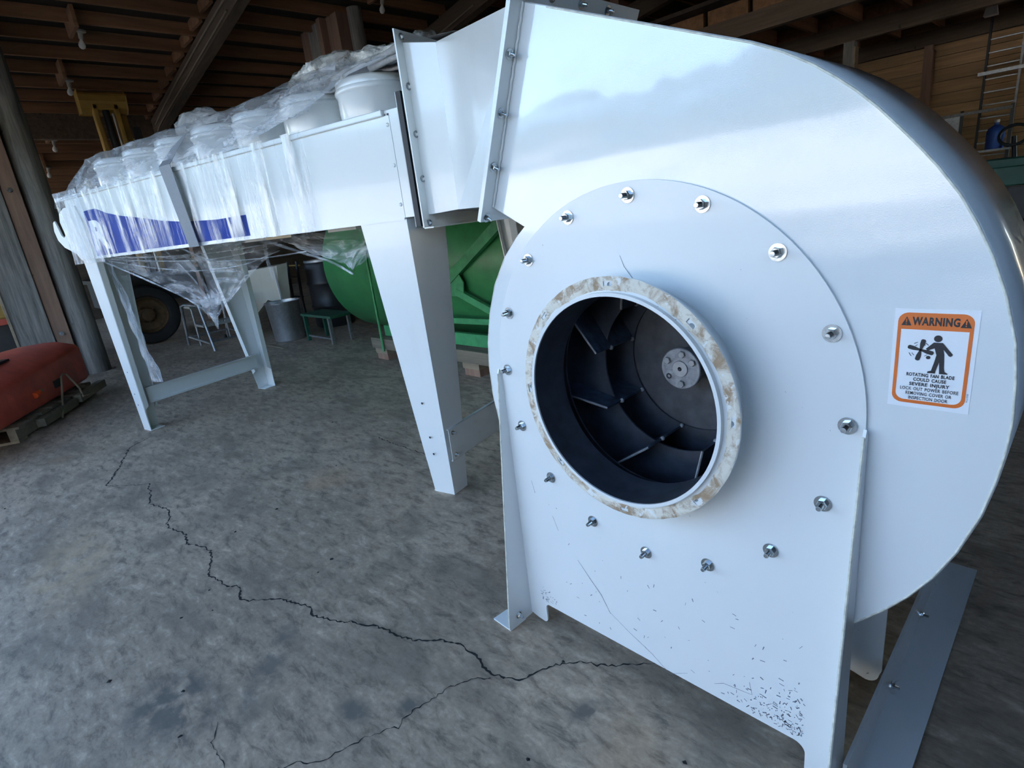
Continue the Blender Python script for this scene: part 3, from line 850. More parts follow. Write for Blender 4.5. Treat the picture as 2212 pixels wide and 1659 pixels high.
T = st3(.0055)
def tline(body, size, u, v_, bold=0.0, wide=None):
    d_ = text_mesh(body, size, lambda a, b_: (a, 0, b_), bold)
    xs = [q[0] for q in d_[0]]; k = 1.0
    if wide: k = wide * SW / (max(xs) - min(xs))
    cx_ = SX0 + u * SW; cz_ = SZ0 + v_ * SH
    return [(cx_ + (q[0] - (max(xs) + min(xs)) / 2) * k, .0055, cz_ + q[2]) for q in d_[0]], d_[1]
obj('lettering', tline('WARNING', .0180, .505, .880, .00075, .56), 'ink', lab)
for (b_, v_, wd, bo) in (('ROTATING FAN BLADE', .345, .58, .00024), ('COULD CAUSE', .297, .40, .00024), ('SEVERE INJURY', .248, .49, .00024), ('LOCK OUT POWER BEFORE', .198, .71, .00010), ('REMOVING COVER OR', .150, .56, .00010), ('INSPECTION DOOR', .102, .48, .00010)):
    obj('lettering', tline(b_, .0080, .505, v_, bo, wd), 'ink', lab)
# hazard triangles
for cu in (.155, .855):
    tri = [(cu - .062, .838), (cu + .062, .838), (cu, .925)]
    o = obj('hazard_triangle', prism(tri, [], f3, .0053, .0056), 'ink', lab)
    obj('exclamation_mark', join(prism([(cu - .009, .905), (cu - .005, .866), (cu + .005, .866), (cu + .009, .905)], [], f3, .0048, .0052), prism([(cu - .007, .850), (cu + .007, .850), (cu + .007, .858), (cu - .007, .858)], [], f3, .0048, .0052)), 'stickerorange', lab)
# pictogram: propeller and person
def pic(poly): return prism(poly, [], f3, .0054, .0057)
px, py = .36, .60
def blade(a, l, w):
    pts = [(0, -.012), (l * .55, -w), (l * .9, -w), (l, -w * .5), (l, w * .5), (l * .9, w), (l * .55, w), (0, .012)]
    ca, sa_ = math.cos(math.radians(a)), math.sin(math.radians(a)); k = SW / SH
    return [(px + (x * ca - y * sa_), py + (x * sa_ + y * ca) * k) for x, y in pts]
obj('propeller', join(*[pic(blade(a, .165, .03)) for a in (80, 165, 258, 345)]), 'ink', lab)
arcs = []
for a0, r in ((110, .12), (118, .085), (40, .115), (55, .09), (205, .11), (200, .145), (300, .10)):
    a = [math.radians(a0 + i * 8) for i in range(4)]; k = SW / SH
    arcs.append(prism([(px + r * math.cos(t), py + r * k * math.sin(t)) for t in a] + [(px + (r + .007) * math.cos(t), py + (r + .007) * k * math.sin(t)) for t in reversed(a)], [], f3, .0054, .0056))
obj('motion_strokes', join(*arcs), 'ink', lab)
hx = .555
obj('figure', join(pic([(hx + .050 * math.cos(t * PI / 8), .722 + .033 * math.sin(t * PI / 8)) for t in range(16)]),
    pic([(hx - .045, .683), (hx + .06, .683), (hx + .19, .575), (hx + .17, .553), (hx + .145, .558), (hx + .075, .62), (hx + .09, .57), (hx + .105, .43), (hx + .115, .40), (hx + .15, .385), (hx + .15, .375), (hx + .055, .375), (hx + .04, .49), (hx + .01, .40), (hx + .005, .375), (hx - .09, .375), (hx - .085, .39), (hx - .045, .40), (hx - .02, .48), (hx + .0, .56), (hx - .03, .625), (hx - .11, .600), (hx - .135, .615)])), 'ink', lab)
obj('thrown_drop', pic([(.46 + .028 * math.cos(t * PI / 6), .53 + .017 * math.sin(t * PI / 6)) for t in range(12)]), 'ink', lab)
d_ = text_mesh('WL2-0308', .0034, lambda a, b_: (a, 0, b_))
obj('lettering', ([(SX0 + .965 * SW - q[2], .0060, SZ0 + .16 * SH + q[0]) for q in d_[0]], d_[1]), 'ink', lab)

# base angle under the drive side of the fan, running back along the floor
base = empty('fan_base_rail', (.54, .55, 0), 'grey steel angle rail on the floor beside the fan foot', 'rail')
obj('floor_flange', box(.498, .588, -.025, 1.06, .0065, .014), 'white', base)
obj('web', box(.490, .498, -.025, 1.06, .0065, .12), 'white', base)
for y in (.36, .70): add_bolt(base, (.498, y, .03), (1, 0, 0), BOLT_S)

# ================================================================== transition duct between fan and separator
duct = empty('transition_duct', bw(1.1, 1.2, 0), 'white sheet metal transition duct with flanges at both ends', 'duct')
o = obj('fan_end_flange', fl(D0 + .0062, D0 + .0122), 'white', duct); bev(o, .0008)
FS = 1.15
frm = prism([(.668, 1.313), (1.93, 1.313), (1.93, 2.055), (.668, 2.055)],
            [[(.712, 1.366), (.712, 2.010), (1.88, 2.010), (1.88, 1.366)]] + [circle(.7045 if w_ == 0 else w_, z_, .0075, 12) for w_, z_ in ((0, 1.331), (0, 1.508), (0, 1.680), (0, 1.856), (0, 2.031))], lambda a, b_, t: bw(t, a, b_), FS, FS + .006)
# the hole polygons sit in the frame strip, so shift the strip wide enough
o = obj('separator_end_flange', frm, 'white', duct); bev(o, .0008)
obj('bottom_angle_lip', sbox(FS - .05, FS, .668, 1.93, 1.309, 1.314), 'white', duct)
for z_ in (1.331, 1.508, 1.680, 1.856, 2.031):
    c = bw(FS, .7045, z_)
    o = obj('grommet', lathe([(.0075, 0), (.0135, 0), (.0135, -.004), (.0095, -.006), (.0075, -.004)], c, tuple(E1), 20, True), 'steel', duct); smooth(o)
def loft(secs):
    V, F = [], []
    for s_ in secs: V += list(s_)
    for i in range(len(secs) - 1):
        for k in range(4):
            a, b_ = i * 4 + k, i * 4 + (k + 1) % 4
            F.append((a, b_, b_ + 4, a + 4))
    return V, F
R0 = [bw(FS, .712, 1.366), bw(FS, .712, 2.010), bw(FS, 1.88, 2.010), bw(FS, 1.88, 1.366)]
R1 = [bw(.99, .712, 1.372), bw(.99, .712, 1.975), bw(.99, 1.88, 1.975), bw(.99, 1.88, 1.372)]
dd = D0 + .012
R2 = [of(U0, .008, dd), of(U1, .008, dd), of(U1, FD, dd), of(U0, FD, dd)]
o = obj('collar', loft([R0, R1]), 'white', duct); m_ = o.modifiers.new('sheet', 'SOLIDIFY'); m_.thickness = .003
o = obj('tapered_body', loft([R1, R2]), 'white', duct); m_ = o.modifiers.new('sheet', 'SOLIDIFY'); m_.thickness = .003

# ================================================================== separator (long box on four legs)
sep = empty('grain_separator', bw(2.85, 1.3, 0), 'long white sheet metal box on four tapered legs wrapped in clear film', 'separator')
W0, W1 = .710, 1.88
ZB, ZT = 1.360, 1.776
o = obj('front_panel', sbox(1.285, 4.50, W0, W0 + .006, ZB, ZT), 'white', sep)
o = obj('corner_panel', sbox(1.228, 1.2825, W0, W0 + .006, ZB + .004, 1.795), 'white', sep)
obj('corner_panel_return', sbox(1.228, 1.234, W0, W0 + .12, ZB + .004, 1.795), 'white', sep)
o = obj('end_flange', prism([(.706, 1.32), (1.92, 1.32), (1.92, 1.852), (.706, 1.852)], [[(.75, 1.40), (.75, 1.79), (1.87, 1.79), (1.87, 1.40)]], lambda a, b_, t: bw(t, a, b_), 1.2, 1.226), 'black', sep)  # black stands for the shade of the gap and a dark gasket
obj('end_flange_edge', sbox(1.2265, 1.2285, .7055, 1.92, 1.32, 1.852), 'white', sep)
o = obj('top_rail', sbox(1.314, 4.615, W0 - .012, W0 + .02, ZT, 1.801), 'white', sep); bev(o, .004, 2)
obj('bottom_rail', sbox(1.285, 4.30, W0 - .006, W0 + .012, ZB - .006, ZB + .004), 'white', sep)
obj('back_panel', sbox(1.23, 4.50, W1, W1 + .006, ZB, 1.80), 'white', sep)
obj('top_deck', sbox(1.23, 4.60, W0 + .006, W1, 1.785, 1.797), 'white', sep)
obj('far_end_panel', sbox(4.495, 4.501, W0 + .006, W1, ZB, 1.785), 'white', sep)
obj('near_end_panel', sbox(1.30, 1.306, W0 + .006, W1, ZB, 1.785), 'white', sep)
# open underside: cross members and hoppers
obj('under_sheet', sbox(1.31, 4.49, W0 + .01, W1 - .005, 1.50, 1.505), 'white', sep)
for s0 in (1.9, 2.75, 3.6): obj('cross_member', sbox(s0, s0 + .06, W0 + .008, W1 - .004, 1.362, 1.42), 'white', sep)
for w0 in (1.02, 1.45): obj('cross_member', sbox(1.32, 4.45, w0, w0 + .05, 1.375, 1.43), 'white', sep)
for s0 in (2.30, 3.15): obj('discharge_slot_frame', sbox(s0 - .22, s0 + .02, 1.16, 1.36, 1.34, 1.372), 'cream', sep)
# rivets
rv = None
for z_ in (1.741, 1.581, 1.420):
    o = obj('rivet', lathe([(.0085, 0), (.0075, -.003), (.004, -.005), (0, -.0055)], bw(1.2985, W0, z_), tuple(NN), 14), 'white', sep); smooth(o, 80)
# hook plate at the far end
hk = [(4.514, 1.728), (4.611, 1.698), (4.645, 1.641), (4.625, 1.573), (4.625, 1.543), (4.655, 1.53), (4.690, 1.549), (4.715, 1.627), (4.732, 1.656), (4.762, 1.645), (4.790, 1.588), (4.775, 1.519), (4.705, 1.462), (4.55, 1.410), (4.49, 1.357), (4.28, 1.358), (4.28, 1.60), (4.337, 1.726)]
o = obj('hook_plate', prism(hk, [], lambda a, b_, t: bw(a, t, b_), W0 - .012, W0 - .003), 'white', sep); bev(o, .001)
# legs: folded tapering L sections with a turned lip
def leg(s_top, s_bot, near_side, front, name='leg'):
    """s_top/s_bot: (outer, inner) edges of the front face; side face at the outer edge"""
    w_f = W0 if front else W1
    k = 1 if front else -1
    V = [bw(s_top[0], w_f, ZB - .002), bw(s_top[1], w_f, ZB - .002), bw(s_bot[1], w_f + k * .008, 0), bw(s_bot[0], w_f + k * .008, 0)]
    side_t, side_b = .27, .115
    V += [bw(s_top[0], w_f + k * side_t, ZB - .002), bw(s_bot[0], w_f + k * side_b, 0)]
    F = [(0, 1, 2, 3), (0, 3, 5, 4)]
    sg = 1 if s_top[1] > s_top[0] else -1
    n = len(V)
    V += [bw(s_top[1], w_f, ZB - .002), bw(s_top[1] - sg * .004, w_f + k * .045, ZB - .002), bw(s_bot[1] - sg * .004 + (s_top[1] - s_bot[1]) * .14, w_f + k * .045, .20), bw(s_bot[1] + (s_top[1] - s_bot[1]) * .14, w_f + k * .008, .17)]
    F.append((n, n + 1, n + 2, n + 3))
    n = len(V)
    V += [bw(s_top[0], w_f + k * side_t, ZB - .002), bw(s_top[0] + sg * .045, w_f + k * side_t, ZB - .002), bw(s_bot[0] + sg * .045, w_f + k * (side_b + .018), .18), bw(s_bot[0], w_f + k * (side_b + .02), .15)]
    F.append((n, n + 1, n + 2, n + 3))
    o = obj(name, (V, F), 'white', sep)
    clean(o)
    m_ = o.modifiers.new('sheet', 'SOLIDIFY'); m_.thickness = .005; m_.offset = 0
    obj('foot_plate', join(sbox(min(s_bot), max(s_bot) + .01, min(w_f + k * .01, w_f + k * .115), max(w_f + k * .01, w_f + k * .115), 0.0, .005)), 'white', o)
    for z_ in (.49, .31, .22):
        t = z_ / ZB; se = s_bot[0] + (s_top[0] - s_bot[0]) * t; si = s_bot[1] + (s_top[1] - s_bot[1]) * t
        q = bw(se + (si - se) * .55, w_f - k * .004, z_)
        obj('bolt_hole_shade', lathe([(0, 0), (.006, 0)], q, tuple(NN * -k), 12), 'black', o)  # flat black disc, hole shade put into its colour
    return o
leg((1.280, 1.565), (1.268, 1.392), True, True)
leg((4.495, 4.31), (4.437, 4.332), False, True)
leg((4.495, 4.31), (4.437, 4.332), False, False)
leg((1.280, 1.565), (1.268, 1.392), True, False)
# cross braces between front and back legs
o = obj('leg_brace', join(sbox(4.375, 4.380, .79, 1.78, .213, .340), sbox(4.35, 4.380, .79, 1.78, .335, .340), sbox(4.35, 4.38, .79, 1.78, .213, .218)), 'white', sep)
o = obj('leg_brace', join(sbox(1.258, 1.263, .735, 1.85, .178, .350), sbox(1.258, 1.28, .735, 1.85, .345, .350), sbox(1.258, 1.28, .735, 1.85, .178, .183)), 'white', sep); bev(o, .002)
for z_ in (.325, .205): add_bolt(sep, bw(1.258, .765, z_), -E1, BOLT_S)

# round bag collars in a row on top
for k in range(7):
    s_ = 1.545 + .405 * k
    c = bw(s_, .945, 1.797)
    o = obj('bag_collar', lathe([(.182, 0), (.182, .118), (.188, .124), (.192, .135), (.188, .146), (.183, .150), (.184, .172), (.179, .182), (.172, .184), (.172, .02)], c, (0, 0, 1), 56), 'white', sep); smooth(o, 50)
    if k == 0: pass

# blue brand band with its first letter
band = [(4.25, 1.679), (4.16, 1.682), (4.069, 1.680), (4.011, 1.665), (3.927, 1.638), (3.753, 1.604), (3.526, 1.571), (3.263, 1.528), (3.012, 1.500), (2.68, 1.483), (2.412, 1.483), (2.415, 1.374), (4.25, 1.372)]
bd = obj('blue_band', prism(band, [], lambda a, b_, t: bw(a, t, b_), W0 - .0016, W0 - .0004), 'bandblue', sep, 'blue vinyl band with a white letter')
d_ = text_mesh('R', .26, lambda a, b_: (a, 0, b_), .012)
obj('lettering', ([bw(4.13 - q[0] * 1.25, W0 - .0024, 1.500 + q[2]) for q in d_[0]], d_[1]), 'letterwhite', bd)

# grey filter sock crumpled on the first collars
def blob(fn, nu, nv, closed_u=False):
    V = [fn(i / (nu if closed_u else nu - 1), j / (nv - 1)) for j in range(nv) for i in range(nu)]
    F = []
    for j in range(nv - 1):
        for i in range(nu if closed_u else nu - 1):
            a, b_ = j * nu + i, j * nu + (i + 1) % nu
            F.append((a, b_, b_ + nu, a + nu))
    return V, F
def sockf(u, v_):
    s_ = 1.92 - .72 * u
    w_ = .84 + .55 * v_
    zz = 1.985 + .10 * math.sin(PI * v_) ** .8 * (.45 + .75 * u) + .035 * noise.noise(Vector((u * 5, v_ * 4, .3))) + .05 * u * v_
    return bw(s_ + .03 * noise.noise(Vector((u * 3, v_ * 7, 2))), w_, zz)
sock = setp(obj('filter_sock', blob(sockf, 44, 30), 'fabric'), 'crumpled grey fabric filter sock lying on the collar beside the duct flange', 'fabric')
smooth(sock, 80); m_ = sock.modifiers.new('t', 'SOLIDIFY'); m_.thickness = .008
o = obj('folded_hem', tube([bw(1.44, .82, 1.998), bw(1.40, .81, 2.012), bw(1.30, .80, 2.022), bw(1.18, .79, 2.040)], .018, 10), 'fabric', sock); smooth(o, 80)
o = obj('folded_hem', tube([bw(1.42, .80, 1.99), bw(1.30, .79, 1.995), bw(1.17, .785, 2.0)], .012, 10), 'fabric', sock); smooth(o, 80)

# ------------------------------------------------------------------ clear stretch film
FM_front = film('stretch_film_front', .015, .72, (2.3, 2.3, .13), (0, math.radians(7), 0), (.472, .61), (.95, .93, .89))
FM_top = film('stretch_film_top', .32, .48, (.9, 3.2, 3.2), (0, math.radians(6), math.radians(-13)), (.50, .66), (.66, .66, .67))
FM_hang = film('stretch_film_hanging', .10, .62, (.5, .8, 1.6), (0, math.radians(20), 0), (.45, .64), (.90, .91, .94))
wrap = empty('stretch_film', bw(3.0, .7, 1.3), 'clear plastic stretch film draped over and under the white separator box', 'plastic wrap')
def nz(a, b_, c): return noise.noise(Vector((a, b_, c)))
def front(u, v_):
    s_ = 1.815 + (4.44 - 1.815) * u
    zz = 1.352 + (1.806 - 1.352) * v_
    sl = s_ + (zz - 1.36) * .22
    f_ = .006 * (nz(sl * 26, zz * 1.2, 0) + .6 * nz(sl * 60, zz * 2, 3))
    edge = .02 * nz(zz * 14, 1, 5) * (1 - u) ** 8
    return bw(s_ + edge, W0 - .016 - max(-.004, f_) - .008 * v_, zz)
o = obj('front_sheet', blob(front, 260, 16), FM_front, wrap); smooth(o, 80)
def lerp_tab(tab, x):
    if x <= tab[0][0]: return tab[0][1:]
    for a, b_ in zip(tab, tab[1:]):
        if x <= b_[0]:
            t = (x - a[0]) / (b_[0] - a[0]); return tuple(p + (q - p) * t for p, q in zip(a[1:], b_[1:]))
    return tab[-1][1:]
# ridge height and front edge of the draped sheet along the box
RIDGE = [(1.25, 2.16), (1.55, 2.13), (1.75, 2.145), (1.87, 2.17), (2.08, 2.18), (2.33, 2.13), (2.67, 2.11), (2.97, 2.085), (3.24, 2.065), (3.64, 2.06), (3.96, 2.04), (4.2, 2.0), (4.45, 1.93), (4.62, 1.80), (4.66, 1.74)]
FEDGE = [(1.25, .80, 2.02), (1.42, .74, 1.985), (1.58, .735, 1.955), (1.70, .73, 1.915), (1.87, .715, 1.878), (2.05, .70, 1.845), (2.30, .693, 1.806), (2.6, .690, 1.795), (4.62, .690, 1.78), (4.66, .70, 1.74)]
def top(u, v_):
    s_ = 1.27 + (4.66 - 1.27) * u
    zr, = lerp_tab(RIDGE, s_); w0, z0 = lerp_tab(FEDGE, s_)
    # hug the collars near the front, then rise to the ridge and fall at the back
    k = ((s_ - 1.545) / .405) % 1.0
    hump = max(0.0, math.cos((k if k < .5 else k - 1) * 2 * PI)) * .5
    if v_ < .35:
        t = v_ / .35
        w_ = w0 + (.80 - w0) * t; zz = z0 + (2.034 - .012 * (1 - hump) - z0) * (t ** .62)
        if s_ > 4.2: zz = z0 + (zr - z0) * t
        w_ -= .03 * hump * math.sin(PI * t)
    else:
        t = (v_ - .35) / .65
        za = 2.034 - .012 * (1 - hump) if s_ <= 4.2 else zr
        w_ = .80 + (1.86 - .80) * t
        zz = za + (zr - za) * math.sin(min(1, t * 2.6) * PI / 2) if t < .385 else zr - (zr - 1.84) * ((t - .385) / .615) ** 1.6
    amp = .008 if v_ > .02 else .003
    zz += amp * (nz(s_ * 6 + v_ * 4, v_ * 7, .7) + .6 * nz(s_ * 17 - v_ * 9, v_ * 16, 4))
    w_ += .012 * nz(s_ * 9, v_ * 9, 8)
    return bw(s_, w_, zz)
o = obj('top_drape', blob(top, 170, 60), FM_top, wrap); smooth(o, 80)
# bunched ridge of film near the duct
def bunch(u, v_):
    s_ = 1.30 + .95 * u; a = 2 * PI * v_
    r = .05 + .03 * math.sin(PI * u) + .016 * nz(u * 9, math.cos(a) * 3, math.sin(a) * 3) + .012 * nz(u * 26, math.cos(a) * 7, math.sin(a) * 7)
    zr, = lerp_tab(RIDGE, s_)
    return bw(s_, 1.10 + r * 1.5 * math.cos(a), zr - .05 + r * math.sin(a))
o = obj('bunched_film', blob(bunch, 90, 26), film('stretch_film_bunched', .22, .7, (1, 1, 1.2), (0, 0, 0), (.44, .60), (.92, .90, .84)), wrap); smooth(o, 80)
def gather(u, v_):     # creased flap hanging from the ridge to the collars
    s_ = 1.75 + .75 * u + .06 * v_
    w_ = .97 - .22 * v_; zz = 2.13 - .10 * u - (.24 - .05 * u) * v_
    f_ = .022 * nz(s_ * 7 + v_ * 9, v_ * 4, 6) + .012 * nz(s_ * 28 + v_ * 24, v_ * 8, 2)
    return bw(s_, w_ - f_, zz + f_ * .6)
o = obj('creased_flap', blob(gather, 70, 30), film('stretch_film_creased', .12, .8, (1.4, 1.4, 3.0), (0, math.radians(35), 0), (.46, .62), (.92, .91, .95)), wrap); smooth(o, 80)
# film sagging below the box to a torn tip
TIP = Vector(bw(3.50, 1.0, .835))
def sag(u, v_):
    s_ = 4.30 - 1.95 * u
    a = Vector(bw(s_, W0 - .004 + .30 * u ** 2, 1.352))
    t = v_
    p = a.lerp(TIP, t)
    droop = math.sin(PI * t) * (.04 + .10 * math.sin(PI * u))
    p.z += .085 * math.sin(PI * t) * (1 if u > .45 else .4) - droop * (.3 if u < .5 else -.2)
    f_ = .012 * nz(u * 18, t * 3, 1) * (1 - t) + .006 * nz(u * 50, t * 2, 5) * (1 - t)
    p += NN * (f_ + .06 * math.sin(PI * t)); p.z += f_
    return tuple(p)
o = obj('sagging_sheet', blob(sag, 120, 36), FM_hang, wrap); smooth(o, 80)
o = obj('twisted_tip', tube([tuple(TIP + Vector((0, 0, .16))), tuple(TIP + Vector((.01, 0, .05))), tuple(TIP + Vector((.015, 0, -.03))), tuple(TIP + Vector((.02, 0, -.06)))], .01, 10, True, [.075, .028, .012, .004]), FM_hang, wrap); smooth(o, 80)
def sag2(u, v_):
    s_ = 2.55 - 1.2 * u
    a = Vector(bw(s_, .95 + .2 * u, 1.35)); t2 = Vector(bw(2.02, 1.02, 1.12))
    p = a.lerp(t2, v_ * (.55 + .45 * math.sin(PI * u)))
    f_ = .014 * nz(u * 16, v_ * 4, 9); p += NN * f_; p.z += f_
    return tuple(p)
o = obj('sagging_sheet', blob(sag2, 70, 24), FM_hang, wrap); smooth(o, 80)
# rope-like folds of film under the box
for pts, r in (([bw(4.28, .72, 1.345), bw(4.0, .82, 1.20), bw(3.65, .92, 1.02), bw(3.50, 1.0, .87)], .010),
               ([bw(4.25, .74, 1.34), bw(3.9, .86, 1.25), bw(3.5, .96, 1.19), bw(3.0, 1.0, 1.20), bw(2.6, 1.0, 1.27)], .006),
               ([bw(4.25, .74, 1.345), bw(3.8, .86, 1.29), bw(3.3, .95, 1.255), bw(2.7, 1.0, 1.29)], .006),
               ([bw(4.2, .74, 1.35), bw(3.6, .86, 1.31), bw(3.1, .95, 1.30), bw(2.6, 1.0, 1.32)], .005),
               ([bw(3.30, .69, 1.36), bw(3.28, .8, 1.18), bw(3.36, .92, 1.0), bw(3.48, 1.0, .86)], .007),
               ([bw(3.12, .69, 1.36), bw(3.0, .8, 1.25), bw(2.75, .95, 1.235), bw(2.35, 1.0, 1.25)], .007),
               ([bw(2.72, 1.0, 1.35), bw(2.74, 1.0, 1.22), bw(2.72, 1.0, 1.10)], .014),
               ([bw(2.40, .78, 1.34), bw(2.3, .9, 1.26), bw(2.15, 1.0, 1.18), bw(2.02, 1.02, 1.10)], .012),
               ([bw(2.95, .98, 1.15), bw(3.2, 1.0, 1.02), bw(3.45, 1.0, .88)], .006)):
    P_ = [Vector(q) for q in pts]; Q = []
    for i in range(len(P_) - 1):
        for k in range(8): Q.append(P_[i].lerp(P_[i + 1], k / 8))
    Q.append(P_[-1])
    for it in range(6): Q = [Q[0]] + [(Q[i - 1] + Q[i] * 2 + Q[i + 1]) / 4 for i in range(1, len(Q) - 1)] + [Q[-1]]
    rad = [r * (.55 + .6 * abs(nz(i * .35, r * 100, 1))) for i in range(len(Q))]
    o = obj('film_fold', tube([tuple(q) for q in Q], r, 7, True, rad), film('film_fold_%d' % int(r * 1e4 + len(pts)), .35, .55, (2, 2, 2), (0, 0, 0), (.40, .60)) if False else FM_hang, wrap); smooth(o, 80)
# film trailing down the inside of the far leg
def trail(u, v_):
    zz = 1.33 - .93 * v_
    s_ = 4.36 - .16 * v_ - (.04 + .09 * v_ ** 2) * u
    return bw(s_ + .008 * nz(v_ * 7, u * 5, 3), .80 - .02 * v_ + .03 * nz(v_ * 5, u * 6, 1) + .02 * u, zz)
o = obj('trailing_strip', blob(trail, 14, 50), film('stretch_film_trail', .16, .4, (2, 2, .4), (0, 0, 0), (.42, .65)), wrap); smooth(o, 80)
def endwrap(u, v_):    # film gathered over the far top corner and the hook plate
    s_ = 4.20 + .36 * u - .10 * v_ * (1 - u)
    zz = 1.83 - .50 * v_
    return bw(s_ + .012 * nz(u * 9, v_ * 5, 1), W0 - .026 - .016 * nz(u * 14, v_ * 2, 3) - .01 * u, zz)
o = obj('end_wrap', blob(endwrap, 40, 40), film('stretch_film_end', .12, .5, (2.4, 2.4, .5), (0, 0, 0), (.40, .64), (.9, .91, .95)), wrap); smooth(o, 80)
# grey strap over the film
def strip(rows):
    V, F = [], []
    for a, b_ in rows: V += [a, b_]
    for i in range(len(rows) - 1): F.append((2 * i, 2 * i + 1, 2 * i + 3, 2 * i + 2))
    return V, F
rows = [(bw(2.985, W0 - .030, 1.352), bw(2.880, W0 - .030, 1.352))]
for k in range(1, 9):
    t = k / 8; rows.append((bw(2.985 + .073 * t, W0 - .032 - .008 * t, 1.352 + .46 * t), bw(2.88 + .056 * t, W0 - .032 - .008 * t, 1.352 + .46 * t)))
for s_, w_, zz in ((3.04, .76, 1.90), (3.06, .85, 1.99), (3.08, 1.0, 2.05), (3.09, 1.2, 2.10), (3.10, 1.5, 2.06), (3.10, 1.9, 1.80)):
    rows.append((bw(s_ + .02, w_, zz), bw(s_ - .07, w_, zz)))
stp = setp(obj('lashing_strap', strip(rows), 'strap'), 'flat grey webbing strap around the film-wrapped box', 'strap')
m_ = stp.modifiers.new('t', 'SOLIDIFY'); m_.thickness = .003
# something bundled in film on top, towards the far end
def bundle(u, v_):
    a = 2 * PI * u; t = v_ - .5
    r = .17 * math.cos(t * PI * .9) + .02
    r *= 1 + .25 * nz(math.cos(a) * 2, math.sin(a) * 2, v_ * 5)
    return bw(4.05 - .50 * v_ + .1, 1.55 + r * math.cos(a), 2.16 + r * .8 * math.sin(a) + .05 * v_)
o = setp(obj('wrapped_bundle', blob(bundle, 30, 24, True), film('stretch_film_bundle', .35, .6, (2, 2, 2), (0, 0, 0), (.42, .6))), 'crumpled bundle of clear film on top of the box below the yellow mast', 'bundle'); smooth(o, 80)

# ================================================================== things around the machine
# --- pallet with the red guard, beside the built-up post
PA = Vector((-.882, .471, 0)); PN = Vector((-.471, -.882, 0)); PP = Vector((-5.23, -1.08, 0))
def pw(t, m_, z):
    v = PP + PA * t + PN * m_; return (v.x, v.y, z)
def pbox(t0, t1, m0, m1, z0, z1): return xf(box(t0, t1, m0, m1, z0, z1), pw)
pal = empty('pallet', pw(.75, .5, 0), 'worn wooden pallet under the red metal guard', 'pallet')
for m0 in (0.0, .46, .92): obj('stringer', pbox(0, 1.5, m0, m0 + .06, .02, .115), 'pallet', pal)
for k in range(3): obj('bottom_board', pbox(.0 + k * .68, .13 + k * .68, 0, 1.0, 0, .02), 'pale', pal)
for k in range(8):
    t0 = .0 + k * .195
    obj('deck_board', pbox(t0, t0 + .135, -.02 + random.uniform(-.03, .03), 1.0, .115, .135), 'pallet', pal)
obj('splintered_board', pbox(.30, .95, -.075, -.005, .03, .10), 'pallet', pal)
obj('splintered_board', pbox(1.0, 1.62, -.09, -.02, .04, .115), 'pallet', pal)

rg = empty('red_guard', pw(.55, .4, .135), 'dull red sheet metal guard with black trim lying on a pallet', 'guard')
def rgprof(t):
    k = max(0.0, (t - .9) / .65)
    zt0 = .44 + .055 * t
    return [(.015 + .02 * k, .165), (.0, .20), (.0, zt0 - .02), (.03, zt0 + .02), (.20 - .03 * k, zt0 + .10 - .03 * k), (.34 - .06 * k, zt0 + .13 - .05 * k), (.62 - .1 * k, zt0 + .12 - .05 * k), (.75 - .15 * k, zt0), (.75 - .15 * k, .165)]
secs = []
TS = [-.75, -.4, 0, .4, .8, 1.1, 1.3, 1.45, 1.53]
V, F = [], []
for t in TS: V += [pw(t, m_, z) for m_, z in rgprof(t)]
n_ = 9
for i in range(len(TS) - 1):
    for k in range(n_):
        a, b_ = i * n_ + k, i * n_ + (k + 1) % n_
        F.append((a, b_, b_ + n_, a + n_))
F += [tuple(range(n_ - 1, -1, -1)), tuple((len(TS) - 1) * n_ + k for k in range(n_))]
o = obj('shell', (V, F), 'red', rg); smooth(o, 50); bev(o, .01, 2)
obj('black_trim', pbox(-.75, .72, .22, .34, .55, .60), 'black', rg)
obj('opening_shade', pbox(-.7, .66, .30, .62, .585, .615), 'plasticblack', rg)  # black slab, shade of the open top put into its colour
obj('cut_out_shade', pbox(.80, .93, -.004, .002, .25, .32), 'black', rg)  # thin black sheet painted as the shade inside a cut-out
o = obj('orange_cap', tube([pw(.42, -.012, .285), pw(.50, -.014, .292)], .026, 14), 'orange', rg); smooth(o, 60)
obj('orange_cap_tip', tube([pw(.51, -.014, .293), pw(.545, -.015, .296)], .017, 10), 'pale', rg)
tw = setp(obj('twine', tube([pw(.55, -.09, .02), pw(.72, -.05, .10), pw(.95, -.012, .33), pw(1.0, -.010, .34), pw(1.05, -.012, .33), pw(1.10, -.06, .16), pw(1.02, -.10, .09), pw(1.25, -.11, .06)], .009, 6), 'pale'), 'frayed pale twine tied round the edge of the pallet', 'twine')

# --- yellow machine behind the post
ym = empty('yellow_machine', (-10.2, -1.3, 0), 'yellow machine body with red stripe behind the built-up post', 'machine')
bev(obj('body', box(-10.9, -9.5, -2.1, -.52, .74, 1.9), 'yellow', ym), .02)
obj('panel_seam', box(-9.505, -9.497, -2.1, -.52, 1.165, 1.175), 'black', ym)
obj('red_stripe', box(-9.52, -9.485, -2.1, -.52, .66, .74), 'red', ym)
obj('chassis', box(-10.8, -9.6, -2.0, -.6, .25, .66), 'plasticblack', ym)
d_ = text_mesh('R', .16, lambda a, b_: (a, 0, b_), .006)
obj('lettering', ([(-9.49, -.66 + q[0], 1.30 + q[2]) for q in d_[0]], d_[1]), 'ink', ym)
for y in (-1.8, -.8):
    o = obj('wheel', lathe([(0, -.1), (.18, -.1), (.25, -.07), (.26, 0), (.25, .07), (.18, .1), (0, .1)], (-9.8, y, .26), (1, 0, 0), 28), 'tyre', ym); smooth(o)

